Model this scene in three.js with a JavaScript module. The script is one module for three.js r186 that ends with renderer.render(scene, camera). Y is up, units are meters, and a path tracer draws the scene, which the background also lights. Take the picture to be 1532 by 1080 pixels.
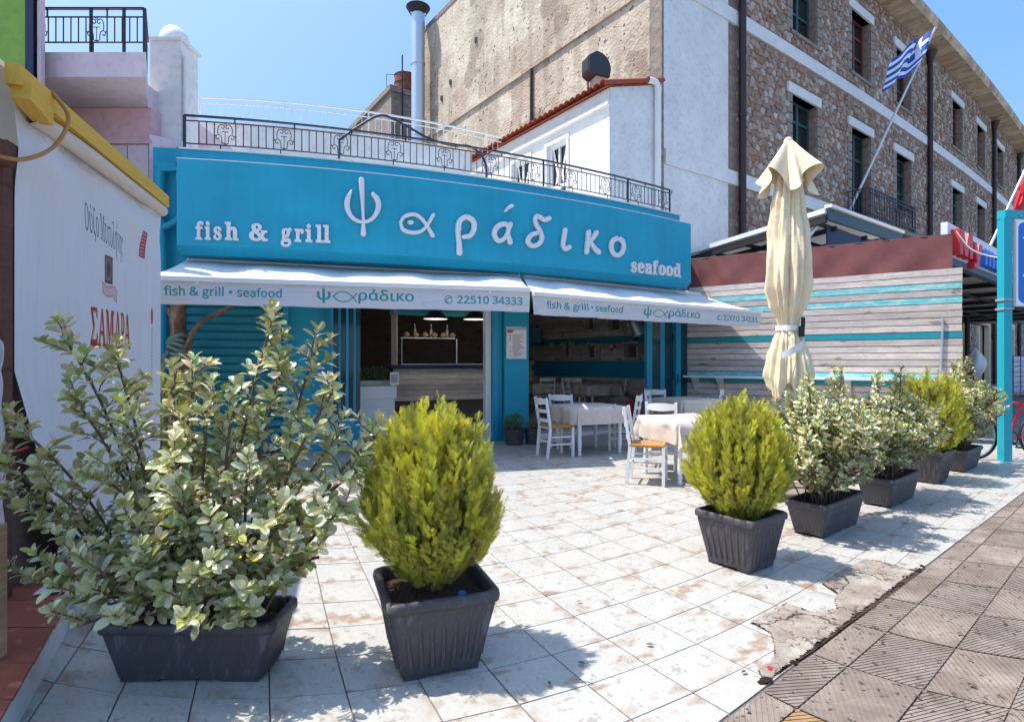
import * as THREE from 'three';
import { mergeGeometries } from 'three/addons/utils/BufferGeometryUtils.js';
import { RoundedBoxGeometry } from 'three/addons/geometries/RoundedBoxGeometry.js';
import { TextGeometry } from 'three/addons/geometries/TextGeometry.js';
import { FontLoader } from 'three/addons/loaders/FontLoader.js';
import { MarchingCubes } from 'three/addons/objects/MarchingCubes.js';

// ---------------------------------------------------------------- camera, sky, sun, exposure
const scene = new THREE.Scene();
const camera = new THREE.PerspectiveCamera(64.86, 1024 / 721, 0.05, 400);
camera.position.set(0, 1.45, 0);
camera.lookAt(0, 1.45, -10);

const SUN = new THREE.Vector3(-0.48, 1, -0.03).normalize();
{
  const W = 256, H = 128, data = new Float32Array(W * H * 4), d = new THREE.Vector3();
  const zen = [0.075, 0.185, 0.42], mid = [0.145, 0.29, 0.52], hor = [0.30, 0.40, 0.52];
  for (let y = 0; y < H; y++) for (let x = 0; x < W; x++) {
    const el = ((y + 0.5) / H - 0.5) * Math.PI, az = ((x + 0.5) / W - 0.5) * 2 * Math.PI;
    d.set(Math.cos(el) * Math.sin(az + Math.PI / 2), Math.sin(el), Math.cos(el) * -Math.cos(az + Math.PI / 2));
    const e = Math.max(0, d.y), k1 = Math.pow(1 - e, 5), k2 = Math.pow(1 - e, 1.6);
    const g = Math.max(0, d.dot(SUN)), glow = 0.40 * Math.pow(g, 3) + 0.5 * Math.pow(g, 24);  // broad glow around the sun, out of view, brightens the shaded sides
    for (let c = 0; c < 3; c++) {
      let v = zen[c] + (mid[c] - zen[c]) * k2; v += (hor[c] - v) * k1 * 0.9;
      data[(y * W + x) * 4 + c] = v + glow * [1, 0.97, 0.9][c];
    }
    data[(y * W + x) * 4 + 3] = 1;
  }
  const sky = new THREE.DataTexture(data, W, H, THREE.RGBAFormat, THREE.FloatType);
  sky.mapping = THREE.EquirectangularReflectionMapping; sky.magFilter = THREE.LinearFilter; sky.minFilter = THREE.LinearFilter; sky.needsUpdate = true;
  scene.background = sky; scene.environment = sky;
}
const sun = new THREE.DirectionalLight(new THREE.Color(1, 0.93, 0.82), 3.0);
sun.position.copy(SUN).multiplyScalar(60); sun.castShadow = true; sun.shadow.mapSize.set(4096, 4096);
Object.assign(sun.shadow.camera, { left: -30, right: 40, top: 40, bottom: -30, near: 1, far: 160 });
scene.add(sun, sun.target);
const renderer = new THREE.WebGLRenderer({ antialias: true });
renderer.toneMapping = THREE.LinearToneMapping;
renderer.toneMappingExposure = 2.3;
renderer.shadowMap.enabled = true;

// ---------------------------------------------------------------- helpers
function seeded(a) { return () => { a |= 0; a = a + 0x6D2B79F5 | 0; let t = Math.imul(a ^ a >>> 15, 1 | a); t = t + Math.imul(t ^ t >>> 7, 61 | t) ^ t; return ((t ^ t >>> 14) >>> 0) / 4294967296; }; }
let R = seeded(7);
const rnd = (a, b) => a + (b - a) * R();
const V = (x, y, Z) => new THREE.Vector3(x, y, -Z);                 // Z is the distance in front of the street corner
const lerp = (a, b, t) => a + (b - a) * t, clamp = (x, a, b) => Math.min(b, Math.max(a, x));
const names = {};
function numbered(n) { const k = names[n] = (names[n] ?? -1) + 1; return k ? n + '_' + String(k).padStart(3, '0') : n; }
function thing(name, label, category, base = [0, 0, 0], group) {
  const g = new THREE.Group(); g.name = numbered(name); g.position.copy(V(...base)); g.userData = { label, category, kind: 'thing' };
  if (group) g.userData.group = group;
  scene.add(g); return g;
}
function structure(name, base = [0, 0, 0]) {
  const g = new THREE.Group(); g.name = name; g.position.copy(V(...base)); g.userData = { kind: 'structure' }; scene.add(g); return g;
}
function lpart(parent, name, geo, mat) {                            // geometry in the parent's own frame
  const m = new THREE.Mesh(geo, mat); m.name = name; m.castShadow = m.receiveShadow = true; parent.add(m); return m;
}
function part(parent, name, geo, mat) {                             // geometry in metres of the site
  const m = lpart(parent, name, geo, mat);
  if (parent.isGroup) m.position.copy(parent.position).negate();
  return m;
}
function copyOf(o, label) { const c = o.clone(); c.name = numbered(o.name.replace(/_\d{3}$/, '')); c.userData = { ...o.userData }; if (label) c.userData.label = label; scene.add(c); return c; }
function clean(g) {
  let h = g.index ? g.toNonIndexed() : g;
  if (!h.attributes.normal) h.computeVertexNormals();
  if (!h.attributes.uv) h.setAttribute('uv', new THREE.BufferAttribute(new Float32Array(h.attributes.position.count * 2), 2));
  for (const k of Object.keys(h.attributes)) if (!['position', 'normal', 'uv', 'color'].includes(k)) h.deleteAttribute(k);
  return h;
}
const merge = (list) => mergeGeometries(list.map(clean), false);
function tint(g, c) { const n = g.attributes.position.count, a = new Float32Array(n * 3); for (let i = 0; i < n; i++) a.set(c, i * 3); g.setAttribute('color', new THREE.BufferAttribute(a, 3)); return g; }
class Tris {                                                        // collects faces with uv in metres
  constructor() { this.p = []; this.u = []; }
  tri(a, b, c, ua, ub, uc) { for (const v of [a, b, c]) this.p.push(v.x, v.y, v.z); this.u.push(...ua, ...ub, ...uc); return this; }
  quad(a, b, c, d, w, h, o = [0, 0]) { const A = [o[0], o[1]], B = [o[0] + w, o[1]], C = [o[0] + w, o[1] + h], D = [o[0], o[1] + h]; return this.tri(a, b, c, A, B, C).tri(a, c, d, A, C, D); }
  geo(smooth = false) {
    const g = new THREE.BufferGeometry();
    g.setAttribute('position', new THREE.BufferAttribute(new Float32Array(this.p), 3)); g.setAttribute('uv', new THREE.BufferAttribute(new Float32Array(this.u), 2));
    g.computeVertexNormals(); return g;
  }
}
// upright prism over a plan outline [[X, Z], ...]
function prism(poly, y0, y1, { top = true, bottom = true, o = [0, 0] } = {}) {
  let area = 0; for (let i = 0; i < poly.length; i++) { const a = poly[i], b = poly[(i + 1) % poly.length]; area += a[0] * b[1] - b[0] * a[1]; }
  const P = area > 0 ? poly : poly.slice().reverse(), t = new Tris();
  let run = o[0];
  for (let i = 0; i < P.length; i++) {
    const a = P[i], b = P[(i + 1) % P.length], l = Math.hypot(b[0] - a[0], b[1] - a[1]);
    t.quad(V(a[0], y0, a[1]), V(b[0], y0, b[1]), V(b[0], y1, b[1]), V(a[0], y1, a[1]), l, y1 - y0, [run, y0 + o[1]]); run += l;
  }
  const tris = THREE.ShapeUtils.triangulateShape(P.map((p) => new THREE.Vector2(...p)), []);
  for (const [i, j, k] of tris) {
    const U = (q) => [q[0] + o[0], q[1] + o[1]];
    if (top) t.tri(V(P[i][0], y1, P[i][1]), V(P[j][0], y1, P[j][1]), V(P[k][0], y1, P[k][1]), U(P[i]), U(P[j]), U(P[k]));
    if (bottom) t.tri(V(P[k][0], y0, P[k][1]), V(P[j][0], y0, P[j][1]), V(P[i][0], y0, P[i][1]), U(P[k]), U(P[j]), U(P[i]));
  }
  return t.geo();
}
const rect = (x0, x1, z0, z1) => [[x0, z0], [x1, z0], [x1, z1], [x0, z1]];
// a board between two plan points; th goes behind the line (away from the street)
function board(a, b, th, y0, y1, off = 0, o) {
  const dx = b[0] - a[0], dz = b[1] - a[1], l = Math.hypot(dx, dz), n = [-dz / l, dx / l];
  const s = (p, d) => [p[0] + n[0] * d, p[1] + n[1] * d];
  return prism([s(a, off), s(b, off), s(b, off + th), s(a, off + th)], y0, y1, { o });
}
// a square bar between two points in space
function bar(a, b, w, h = w, up = new THREE.Vector3(0, 1, 0)) {
  const d = new THREE.Vector3().subVectors(b, a), l = d.length(), g = new THREE.BoxGeometry(w, h, l);
  d.normalize(); const u = Math.abs(d.dot(up)) > 0.99 ? new THREE.Vector3(1, 0, 0) : up;
  const x = new THREE.Vector3().crossVectors(u, d).normalize(), y = new THREE.Vector3().crossVectors(d, x);
  g.applyMatrix4(new THREE.Matrix4().makeBasis(x, y, d).setPosition((a.x + b.x) / 2, (a.y + b.y) / 2, (a.z + b.z) / 2)); return g;
}
function rod(a, b, r, r2 = r, seg = 8) {
  const d = new THREE.Vector3().subVectors(b, a), l = d.length(), g = new THREE.CylinderGeometry(r2, r, l, seg);
  g.applyQuaternion(new THREE.Quaternion().setFromUnitVectors(new THREE.Vector3(0, 1, 0), d.normalize())); g.translate((a.x + b.x) / 2, (a.y + b.y) / 2, (a.z + b.z) / 2); return g;
}
const tube = (pts, r, n = 24, seg = 6, closed = false) => new THREE.TubeGeometry(new THREE.CatmullRomCurve3(pts, closed), n, r, seg, closed);
const bx = (w, h, d, x, y, z) => new THREE.BoxGeometry(w, h, d).translate(x, y, z);
const rbx = (w, h, d, x, y, z, r = 0.01) => new RoundedBoxGeometry(w, h, d, 2, r).translate(x, y, z);

// the shopfront runs along a gently bowed line: u runs along it, d is the depth behind the fascia
const front = (u) => 9.62 + 0.49 * u + 0.035 * u * u;
function fac(u, d = 0) { const m = 0.49 + 0.07 * u, q = Math.hypot(1, m); return [u - d * m / q, front(u) + d / q]; }
const facTurn = (u) => Math.atan(0.49 + 0.07 * u);
const F = (u, d, y) => { const [x, z] = fac(u, d); return V(x, y, z); };
// the old stone building's street line
const street = (u) => { const t = u - 7.14; return 17.75 + 0.72 * t + 0.00248 * t * t; };
function sto(u, d = 0) { const m = 0.72 + 0.00496 * (u - 7.14), q = Math.hypot(1, m); return [u - d * m / q, street(u) + d / q]; }
// a profile [[d, y], ...] drawn along a line
function sweep(line, u0, u1, n, prof, closed = true) {
  const t = new Tris(), K = prof.length, rows = [];
  let run = 0, pl = [0]; for (let k = 1; k <= K; k++) pl.push(pl[k - 1] + Math.hypot(prof[k % K][0] - prof[k - 1][0], prof[k % K][1] - prof[k - 1][1]));
  const runs = [];
  for (let i = 0; i <= n; i++) {
    const u = lerp(u0, u1, i / n); rows.push(prof.map(([d, y]) => { const [x, z] = line(u, d); return V(x, y, z); }));
    if (i) run += rows[i][0].distanceTo(rows[i - 1][0]); runs.push(run);
  }
  let area = 0; for (let k = 0; k < K; k++) { const a = prof[k], b = prof[(k + 1) % K]; area += a[0] * b[1] - b[0] * a[1]; }
  const flip = closed && area > 0;
  for (let i = 0; i < n; i++) for (let k = 0; k < (closed ? K : K - 1); k++) {
    const k2 = (k + 1) % K, a = rows[i][k], b = rows[i + 1][k], c = rows[i + 1][k2], d = rows[i][k2], A = [runs[i], pl[k]], B = [runs[i + 1], pl[k]], C = [runs[i + 1], pl[k + 1]], D = [runs[i], pl[k + 1]];
    if (flip) t.tri(a, d, c, A, D, C).tri(a, c, b, A, C, B); else t.tri(a, b, c, A, B, C).tri(a, c, d, A, C, D);
  }
  if (closed) for (const [q, r] of THREE.ShapeUtils.triangulateShape(prof.map((p) => new THREE.Vector2(...p)), []).map((f) => [f, f])) {
    t.tri(rows[0][q[0]], rows[0][q[1]], rows[0][q[2]], prof[q[0]], prof[q[1]], prof[q[2]]);
    t.tri(rows[n][q[2]], rows[n][q[1]], rows[n][q[0]], prof[q[2]], prof[q[1]], prof[q[0]]);
  }
  return t.geo();
}
// a sheet from a function (a, b in 0..1) -> Vector3, smooth shaded
function sheet(fn, na, nb, ua = 1, ub = 1) {
  const p = [], uv = [], ix = [];
  for (let j = 0; j <= nb; j++) for (let i = 0; i <= na; i++) { const v = fn(i / na, j / nb); p.push(v.x, v.y, v.z); uv.push(i / na * ua, j / nb * ub); }
  for (let j = 0; j < nb; j++) for (let i = 0; i < na; i++) { const a = j * (na + 1) + i, b = a + 1, c = a + na + 1, d = c + 1; ix.push(a, b, d, a, d, c); }
  const g = new THREE.BufferGeometry(); g.setAttribute('position', new THREE.Float32BufferAttribute(p, 3)); g.setAttribute('uv', new THREE.Float32BufferAttribute(uv, 2)); g.setIndex(ix); g.computeVertexNormals(); return g;
}

// ---------------------------------------------------------------- textures
const perm = (() => { const r = seeded(99), p = new Float32Array(65536); for (let i = 0; i < 65536; i++) p[i] = r(); return p; })();
function vnoise(x, y, per) {                                        // tiling value noise
  const xi = Math.floor(x), yi = Math.floor(y), fx = x - xi, fy = y - yi, m = (a) => ((a % per) + per) % per, h = (a, b) => perm[(m(a) * 7919 + m(b) * 104729 + per * 31) & 65535];
  const sx = fx * fx * (3 - 2 * fx), sy = fy * fy * (3 - 2 * fy);
  return lerp(lerp(h(xi, yi), h(xi + 1, yi), sx), lerp(h(xi, yi + 1), h(xi + 1, yi + 1), sx), sy);
}
function fbm(u, v, per, oct = 4) { let s = 0, a = 0.5, n = 0; for (let o = 0; o < oct; o++) { s += a * vnoise(u * per, v * per, per); n += a; a *= 0.5; per *= 2; u += 0.37; v += 0.19; } return s / n; }
function grain(w, h, fn, metres = 1, srgb = true) {                 // fn(u, v) -> grey or [r, g, b], sRGB or data 0..1
  const d = new Uint8Array(w * h * 4);
  for (let y = 0; y < h; y++) for (let x = 0; x < w; x++) { const c = fn(x / w, y / h), i = (y * w + x) * 4; for (let k = 0; k < 3; k++) d[i + k] = clamp(Math.round(255 * (c.length ? c[k] : c)), 0, 255); d[i + 3] = 255; }
  const t = new THREE.DataTexture(d, w, h); t.wrapS = t.wrapT = THREE.RepeatWrapping; t.magFilter = THREE.LinearFilter; t.minFilter = THREE.LinearMipmapLinearFilter; t.generateMipmaps = true;
  if (srgb) t.colorSpace = THREE.SRGBColorSpace;
  const [mx, my] = Array.isArray(metres) ? metres : [metres, metres]; t.repeat.set(1 / mx, 1 / my); t.needsUpdate = true; return t;
}
function drawn(w, h, fn) {
  const c = document.createElement('canvas'); c.width = w; c.height = h; fn(c.getContext('2d'), w, h);
  const t = new THREE.CanvasTexture(c); t.colorSpace = THREE.SRGBColorSpace; return t;
}
const mix3 = (a, b, t) => a.map((v, i) => lerp(v, b[i], t));
const sm = (a, b, x) => { const t = clamp((x - a) / (b - a), 0, 1); return t * t * (3 - 2 * t); };
const lin = (r, g, b) => new THREE.Color().setRGB(r, g, b);
const std = (o) => new THREE.MeshStandardMaterial({ roughness: 0.8, ...o });
const phys = (o) => new THREE.MeshPhysicalMaterial({ roughness: 0.8, ...o });

const T = {};
T.speck = grain(256, 256, (u, v) => 0.86 + 0.14 * fbm(u, v, 16, 4), 0.8);
T.pot = grain(512, 512, (u, v) => 0.66 + 0.10 * fbm(u, v, 10, 5) + 0.30 * sm(0.52, 0.78, 0.5 * fbm(u, v * 0.3, 36, 4) + 0.5 * fbm(u + 0.4, v, 6, 4)) + 0.16 * sm(0.72, 0.82, fbm(u, v, 70, 3)), 0.7);
T.bump = grain(256, 256, (u, v) => fbm(u, v, 24, 4), 0.5, false);
T.coarse = grain(256, 256, (u, v) => fbm(u, v, 8, 5), 1.6, false);
T.tile = grain(1024, 1024, (u, v) => {                              // sixteen tiles with their own stains
  const cu = Math.floor(u * 4), cv = Math.floor(v * 4), fu = u * 4 - cu, fv = v * 4 - cv, id = cu * 4 + cv, h = (k) => perm[(id * 131 + k * 977) & 65535];
  let c = mix3([0.80, 0.80, 0.785], [0.87, 0.875, 0.87], fbm(u, v, 12, 5));
  const fine = fbm(u, v, 96, 3); c = c.map((x) => x + (fine - 0.5) * 0.10);
  let s = 0;
  for (let k = 0; k < 3; k++) {
    const e = h(k) < 0.8 ? (h(k + 3) < 0.5 ? [h(k + 6), h(k + 9) < 0.6 ? 0.97 : 0.03] : [h(k + 9) < 0.6 ? 0.97 : 0.03, h(k + 6)]) : [h(k + 12), h(k + 15)];
    const dx = (fu - e[0]) * (0.8 + h(k + 20) * 2), dy = (fv - e[1]) * (1.2 + h(k + 23) * 3), d = Math.hypot(dx, dy);
    s = Math.max(s, sm(0.55, 0.0, d + (fbm(u + k * 0.13, v, 28, 4) - 0.45) * 1.0) * (0.35 + 0.65 * h(k + 30)));
  }
  c = mix3(c, [0.66, 0.53, 0.44], clamp(s * 0.80 * (0.55 + 0.9 * fbm(u, v, 64, 3)), 0, 0.8));
  const scuff = sm(0.66, 0.80, fbm(u + 0.3, v, 40, 4)); c = mix3(c, [0.62, 0.60, 0.58], scuff * 0.55);
  const dot = sm(0.86, 0.93, fbm(u, v + 0.5, 128, 2)); c = mix3(c, [0.42, 0.39, 0.36], dot * 0.7);
  return c;
}, 1);
T.concrete = grain(512, 512, (u, v) => { const n = fbm(u, v, 8, 6), f = fbm(u, v, 64, 3); return mix3([0.50, 0.455, 0.42], [0.68, 0.635, 0.595], clamp(n * 1.5 - 0.3 + (f - 0.5) * 0.5, 0, 1)).map((x) => x - 0.3 * sm(0.70, 0.82, fbm(u + 0.4, v, 48, 3))); }, 1.1);
T.mortar = grain(512, 512, (u, v) => { const n = fbm(u, v, 9, 6), cr = Math.abs(fbm(u + 0.2, v + 0.4, 4, 4) - 0.5), c2 = Math.abs(fbm(u + 0.7, v, 9, 4) - 0.5); let c = mix3([0.60, 0.55, 0.51], [0.80, 0.775, 0.745], clamp(n * 1.7 - 0.35, 0, 1)); c = mix3(c, [0.26, 0.20, 0.16], 0.9 * sm(0.022, 0.006, cr)); return mix3(c, [0.34, 0.28, 0.24], 0.8 * sm(0.016, 0.004, c2)); }, 0.9);
T.grey = grain(1024, 256, (u, v) => {                               // lime-washed boards, grain along u
  const g = fbm(u, v * 1, 8, 3), s = vnoise(u * 12 + 3 * fbm(u, v, 6, 2), v * 96, 96), f = vnoise(u * 64, v * 128, 128);
  let c = mix3([0.60, 0.555, 0.535], [0.83, 0.80, 0.785], clamp(0.5 * g + 0.45 * s + 0.25 * f - 0.05, 0, 1));
  return mix3(c, [0.42, 0.36, 0.33], 0.6 * sm(0.71, 0.82, fbm(u + 0.2, v * 1, 10, 5)));
}, [2.4, 1.0]);
T.aqua = grain(1024, 256, (u, v) => {
  const s = vnoise(u * 10, v * 96, 96), g = fbm(u, v, 14, 5);
  const w = 0.5 * vnoise(u * 7 + 2, v * 128, 128) + 0.5 * fbm(u * 1, v, 30, 3); return mix3(mix3([0.30, 0.68, 0.71], [0.50, 0.80, 0.82], s), [0.80, 0.84, 0.83], 0.8 * sm(0.42, 0.72, w * 0.7 + g * 0.35));
}, [2.4, 1.0]);
T.ochre = grain(1024, 1024, (u, v) => {                             // weathered render of the old wall
  const a = fbm(u, v, 5, 6), b = fbm(u, v, 40, 4), run = fbm(u * 1, v * 0.12 + 0.3, 24, 3);
  let c = mix3([0.66, 0.60, 0.52], [0.87, 0.82, 0.73], clamp(a * 1.3 - 0.15 + (b - 0.5) * 0.7, 0, 1));
  c = mix3(c, [0.54, 0.475, 0.41], 0.35 * sm(0.50, 0.70, run));
  const peel = sm(0.655, 0.675, fbm(u + 0.31, v + 0.1, 5, 6)); c = mix3(c, [0.52, 0.455, 0.40], peel * 0.5);
  const brick = sm(0.60, 0.66, fbm(u + 0.7, v + 0.6, 6, 5)); const row = Math.abs(((v * 90) % 1) - 0.5) < 0.17 ? 1 : 0;
  c = mix3(c, [0.57, 0.42, 0.34], brick * (0.12 + 0.28 * row));
  return mix3(c, [0.36, 0.30, 0.25], 0.8 * sm(0.74, 0.80, fbm(u, v, 70, 3)));
}, 9);
T.ochreBump = grain(512, 512, (u, v) => 0.6 * fbm(u, v, 10, 5) + 0.4 * fbm(u, v, 80, 3), 4.5, false);
T.lime = grain(512, 512, (u, v) => mix3([0.80, 0.795, 0.79], [0.89, 0.888, 0.882], fbm(u, v, 7, 5)).map((x) => x - 0.05 * sm(0.45, 0.85, fbm(u + 0.5, v * 1, 40, 5))), 3.4);
T.stone = grain(256, 256, (u, v) => 0.72 + 0.5 * (fbm(u, v, 20, 4) - 0.4), 0.9);
T.cloth = grain(256, 256, (u, v) => 0.90 + 0.08 * fbm(u, v, 10, 4) + 0.04 * (((u * 128) % 1 < 0.5) ^ ((v * 128) % 1 < 0.5) ? 1 : 0), 0.5);
T.crease = grain(512, 512, (u, v) => { const r = Math.abs(fbm(u, v, 5, 4) - 0.5); return 0.5 + 0.5 * sm(0.0, 0.10, r); }, 1.4, false);
T.terracotta = grain(256, 256, (u, v) => mix3([0.50, 0.25, 0.18], [0.66, 0.36, 0.27], clamp(fbm(u, v, 8, 5) * 1.2 - 0.1, 0, 1)).map((x) => x + 0.12 * sm(0.62, 0.75, fbm(u, v + 0.3, 14, 4))), 0.8);
T.bark = grain(256, 512, (u, v) => mix3([0.34, 0.25, 0.19], [0.66, 0.53, 0.43], clamp(fbm(u, v * 0.5, 14, 5) * 1.5 - 0.25, 0, 1)), [1, 1]);
T.straw = grain(256, 256, (u, v) => mix3([0.52, 0.34, 0.16], [0.80, 0.60, 0.36], vnoise(u * 6, v * 64, 64) * 0.7 + 0.3 * fbm(u, v, 8, 3)), [1, 1]);
T.soil = grain(256, 256, (u, v) => mix3([0.12, 0.08, 0.06], [0.38, 0.26, 0.20], fbm(u, v, 24, 5)), 0.4);
T.rust = grain(256, 256, (u, v) => mix3([0.36, 0.17, 0.10], [0.60, 0.36, 0.26], fbm(u * 1, v * 0.4, 20, 4)), [1, 1]);
T.sign = grain(512, 256, (u, v) => 0.86 + 0.10 * fbm(u, v, 6, 5) + 0.05 * fbm(u, v * 0.06, 60, 3), [4, 2]);
T.asphalt = grain(512, 512, (u, v) => 0.55 + 0.35 * fbm(u, v, 60, 3) + 0.25 * (fbm(u, v, 6, 4) - 0.5), 3);

const M = {
  tile: std({ map: T.tile, color: lin(0.64, 0.62, 0.60), roughness: 0.42, bumpMap: T.bump, bumpScale: 0.0006 }),
  grout: std({ color: lin(0.13, 0.11, 0.095) }),
  paver: [0.66, 0.70, 0.73, 0.63].map((k, i) => std({ map: T.concrete, color: lin(1.0 * k, 0.96 * k, 0.94 * k), roughness: 0.92, bumpMap: T.bump, bumpScale: 0.002 })),
  paverTan: std({ map: T.concrete, color: lin(1.0, 0.72, 0.38), roughness: 0.92 }),
  ground: std({ map: T.asphalt, color: lin(0.42, 0.41, 0.40), roughness: 0.95 }),
  mortar: std({ map: T.mortar, color: lin(0.60, 0.575, 0.55), roughness: 0.95, bumpMap: T.bump, bumpScale: 0.008 }),
  blue: std({ map: T.sign, color: lin(0.004, 0.345, 0.50), roughness: 0.5 }),
  blueWall: std({ map: T.sign, color: lin(0.004, 0.345, 0.50), roughness: 0.6 }),
  blueFrame: std({ color: lin(0.006, 0.28, 0.44), roughness: 0.45 }),
  navy: std({ color: lin(0.006, 0.012, 0.05), roughness: 0.5 }),
  shutter: std({ color: lin(0.006, 0.20, 0.26), roughness: 0.45 }),
  letter: std({ color: lin(0.66, 0.65, 0.66), roughness: 0.5 }),
  white: std({ map: T.lime, roughness: 0.85 }),
  whitePaint: std({ color: lin(0.74, 0.74, 0.73), roughness: 0.5 }),
  plasterPink: std({ map: T.lime, color: lin(0.95, 0.60, 0.66), roughness: 0.85 }),
  lilac: std({ map: T.lime, color: lin(0.92, 0.75, 0.83), roughness: 0.85 }),
  green: std({ map: T.lime, color: lin(0.30, 0.50, 0.09), roughness: 0.8 }),
  ochre: std({ map: T.ochre, color: lin(0.90, 0.90, 0.92), roughness: 0.95, bumpMap: T.ochreBump, bumpScale: 0.05 }),
  cement: std({ map: T.concrete, color: lin(0.80, 0.76, 0.72), bumpMap: T.coarse, bumpScale: 0.02 }),
  iron: std({ color: lin(0.010, 0.011, 0.020), roughness: 0.45 }),
  black: std({ color: lin(0.012, 0.012, 0.013), roughness: 0.6 }),
  brownPipe: std({ color: lin(0.035, 0.014, 0.016), roughness: 0.5 }),
  steel: std({ color: lin(0.55, 0.60, 0.66), metalness: 0.75, roughness: 0.38 }),
  awning: phys({ map: T.cloth, color: lin(0.80, 0.79, 0.79), roughness: 0.85, transmission: 0.12 }),
  cream: std({ map: T.cloth, color: lin(0.84, 0.70, 0.48), roughness: 0.9, bumpMap: T.crease, bumpScale: 0.004 }),
  linen: std({ map: T.cloth, color: lin(0.66, 0.57, 0.50), roughness: 0.9 }),
  pot: std({ map: T.pot, color: lin(0.125, 0.112, 0.125), roughness: 0.55, bumpMap: T.bump, bumpScale: 0.0008 }),
  soil: std({ map: T.soil, roughness: 1, bumpMap: T.bump, bumpScale: 0.02 }),
  straw: std({ map: T.straw, roughness: 0.85 }),
  bark: std({ map: T.bark, roughness: 0.9, bumpMap: T.coarse, bumpScale: 0.02 }),
  twig: std({ color: lin(0.13, 0.085, 0.06), roughness: 0.9 }),
  burgundy: std({ map: T.cloth, color: lin(0.21, 0.066, 0.062), roughness: 0.7, bumpMap: T.crease, bumpScale: 0.0018 }),
  yellow: std({ map: T.lime, color: lin(0.95, 0.56, 0.06), roughness: 0.6 }),
  terracotta: std({ map: T.terracotta, roughness: 0.7 }),
  roofTile: std({ map: T.terracotta, color: lin(1, 0.72, 0.62), roughness: 0.8 }),
  brownWood: std({ map: T.grey, color: lin(0.20, 0.075, 0.05), roughness: 0.7 }),
  glassDark: std({ color: lin(0.012, 0.014, 0.020), roughness: 0.08 }),
  timber: std({ map: T.grey, color: lin(0.30, 0.24, 0.20), roughness: 0.9 }),
  innerWall: std({ map: T.grey, color: lin(0.55, 0.45, 0.37), roughness: 0.9 }),
  greenFrame: std({ color: lin(0.012, 0.060, 0.055), roughness: 0.5 }),
  redFrame: std({ color: lin(0.12, 0.022, 0.018), roughness: 0.5 }),
  soffit: std({ map: T.ochre, color: lin(1.0, 0.93, 0.85), roughness: 0.9 }),
  rust: std({ map: T.rust, roughness: 0.85 }),
  grey: [1.22, 0.97, 0.82, 1.1].map((k) => std({ map: T.grey, color: lin(k, k * 0.975, k * 0.95), roughness: 0.85, bumpMap: T.grey, bumpScale: 0.0015 })),
  aqua: std({ map: T.aqua, roughness: 0.8 }),
  teal: std({ map: T.speck, color: lin(0.008, 0.30, 0.38), roughness: 0.6 }),
  plastic: phys({ color: lin(0.75, 0.78, 0.82), roughness: 0.25, transmission: 0.45, bumpMap: T.crease, bumpScale: 0.01 }),
  turquoise: std({ color: lin(0.010, 0.36, 0.45), roughness: 0.45 }),
  red: std({ color: lin(0.62, 0.02, 0.035), roughness: 0.5 }),
  marketBlue: std({ color: lin(0.02, 0.16, 0.60), roughness: 0.5 }),
  gloss: std({ color: lin(0.35, 0.33, 0.33), roughness: 0.25 }),
};
const sans = await new FontLoader().loadAsync('fonts/droid/droid_sans_bold.typeface.json');
const serif = await new FontLoader().loadAsync('fonts/droid/droid_serif_bold.typeface.json');

// ---------------------------------------------------------------- ground, terrace paving, pavement
{
  const g = structure('ground'); part(g, 'ground_sheet', prism(rect(-120, 160, -40, 220), -0.2, -0.03), M.ground);
}
const kerb = (X) => 2.52 + 0.828 * (X - 1.127);
const POW = (n) => { const t = []; for (let p = 0; p <= n; p++) for (let q = 0; q <= n - p; q++) t.push([p, q]); return t; };
const poly2 = (n, a, b) => { const t = POW(n); return (i, j) => { let x = 0, z = 0; t.forEach(([p, q], k) => { const m = (i / 20) ** p * (j / 20) ** q; x += a[k] * m; z += b[k] * m; }); return [x, z]; }; };
// joints of the terrace tiles bend gently with the bowed shopfront; the pavement slabs have their own grid
const joint = poly2(4, [-0.128, 2.664, 0.362, 0.75, 0.267, 7.033, 2.862, 3.77, 0.947, -1.145, 1.773, -0.424, 2.634, -0.894, -1.136],
  [0.733, -3.384, 5.58, 4.005, 0.932, 1.623, 4.209, 2.278, -0.39, 8.924, 3.502, -1.466, -5.08, -3.084, 0.619]);
const slabJoint = poly2(3, [1.593, 4.195, 4.827, 18.149, 8.158, 6.238, 2.804, 1.639, -5.838, -1.326], [2.693, -4.243, 8.346, 15.032, 6.66, 10.549, -9.906, 2.776, -14.53, -2.713]);
function clip(poly, f) {
  const out = [];
  for (let i = 0; i < poly.length; i++) {
    const a = poly[i], b = poly[(i + 1) % poly.length], fa = f(a), fb = f(b);
    if (fa >= 0) out.push(a);
    if ((fa >= 0) !== (fb >= 0)) { const t = fa / (fa - fb); out.push(a.map((v, k) => lerp(v, b[k], t))); }
  }
  return out;
}
const shrink = (poly, m) => { const n = poly.length, c = [0, 1].map((k) => poly.reduce((s, p) => s + p[k], 0) / n); return poly.map((p) => { const dx = p[0] - c[0], dz = p[1] - c[1], l = Math.hypot(dx, dz) || 1; return [p[0] - dx / l * m, p[1] - dz / l * m, ...p.slice(2)]; }); };
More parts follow.
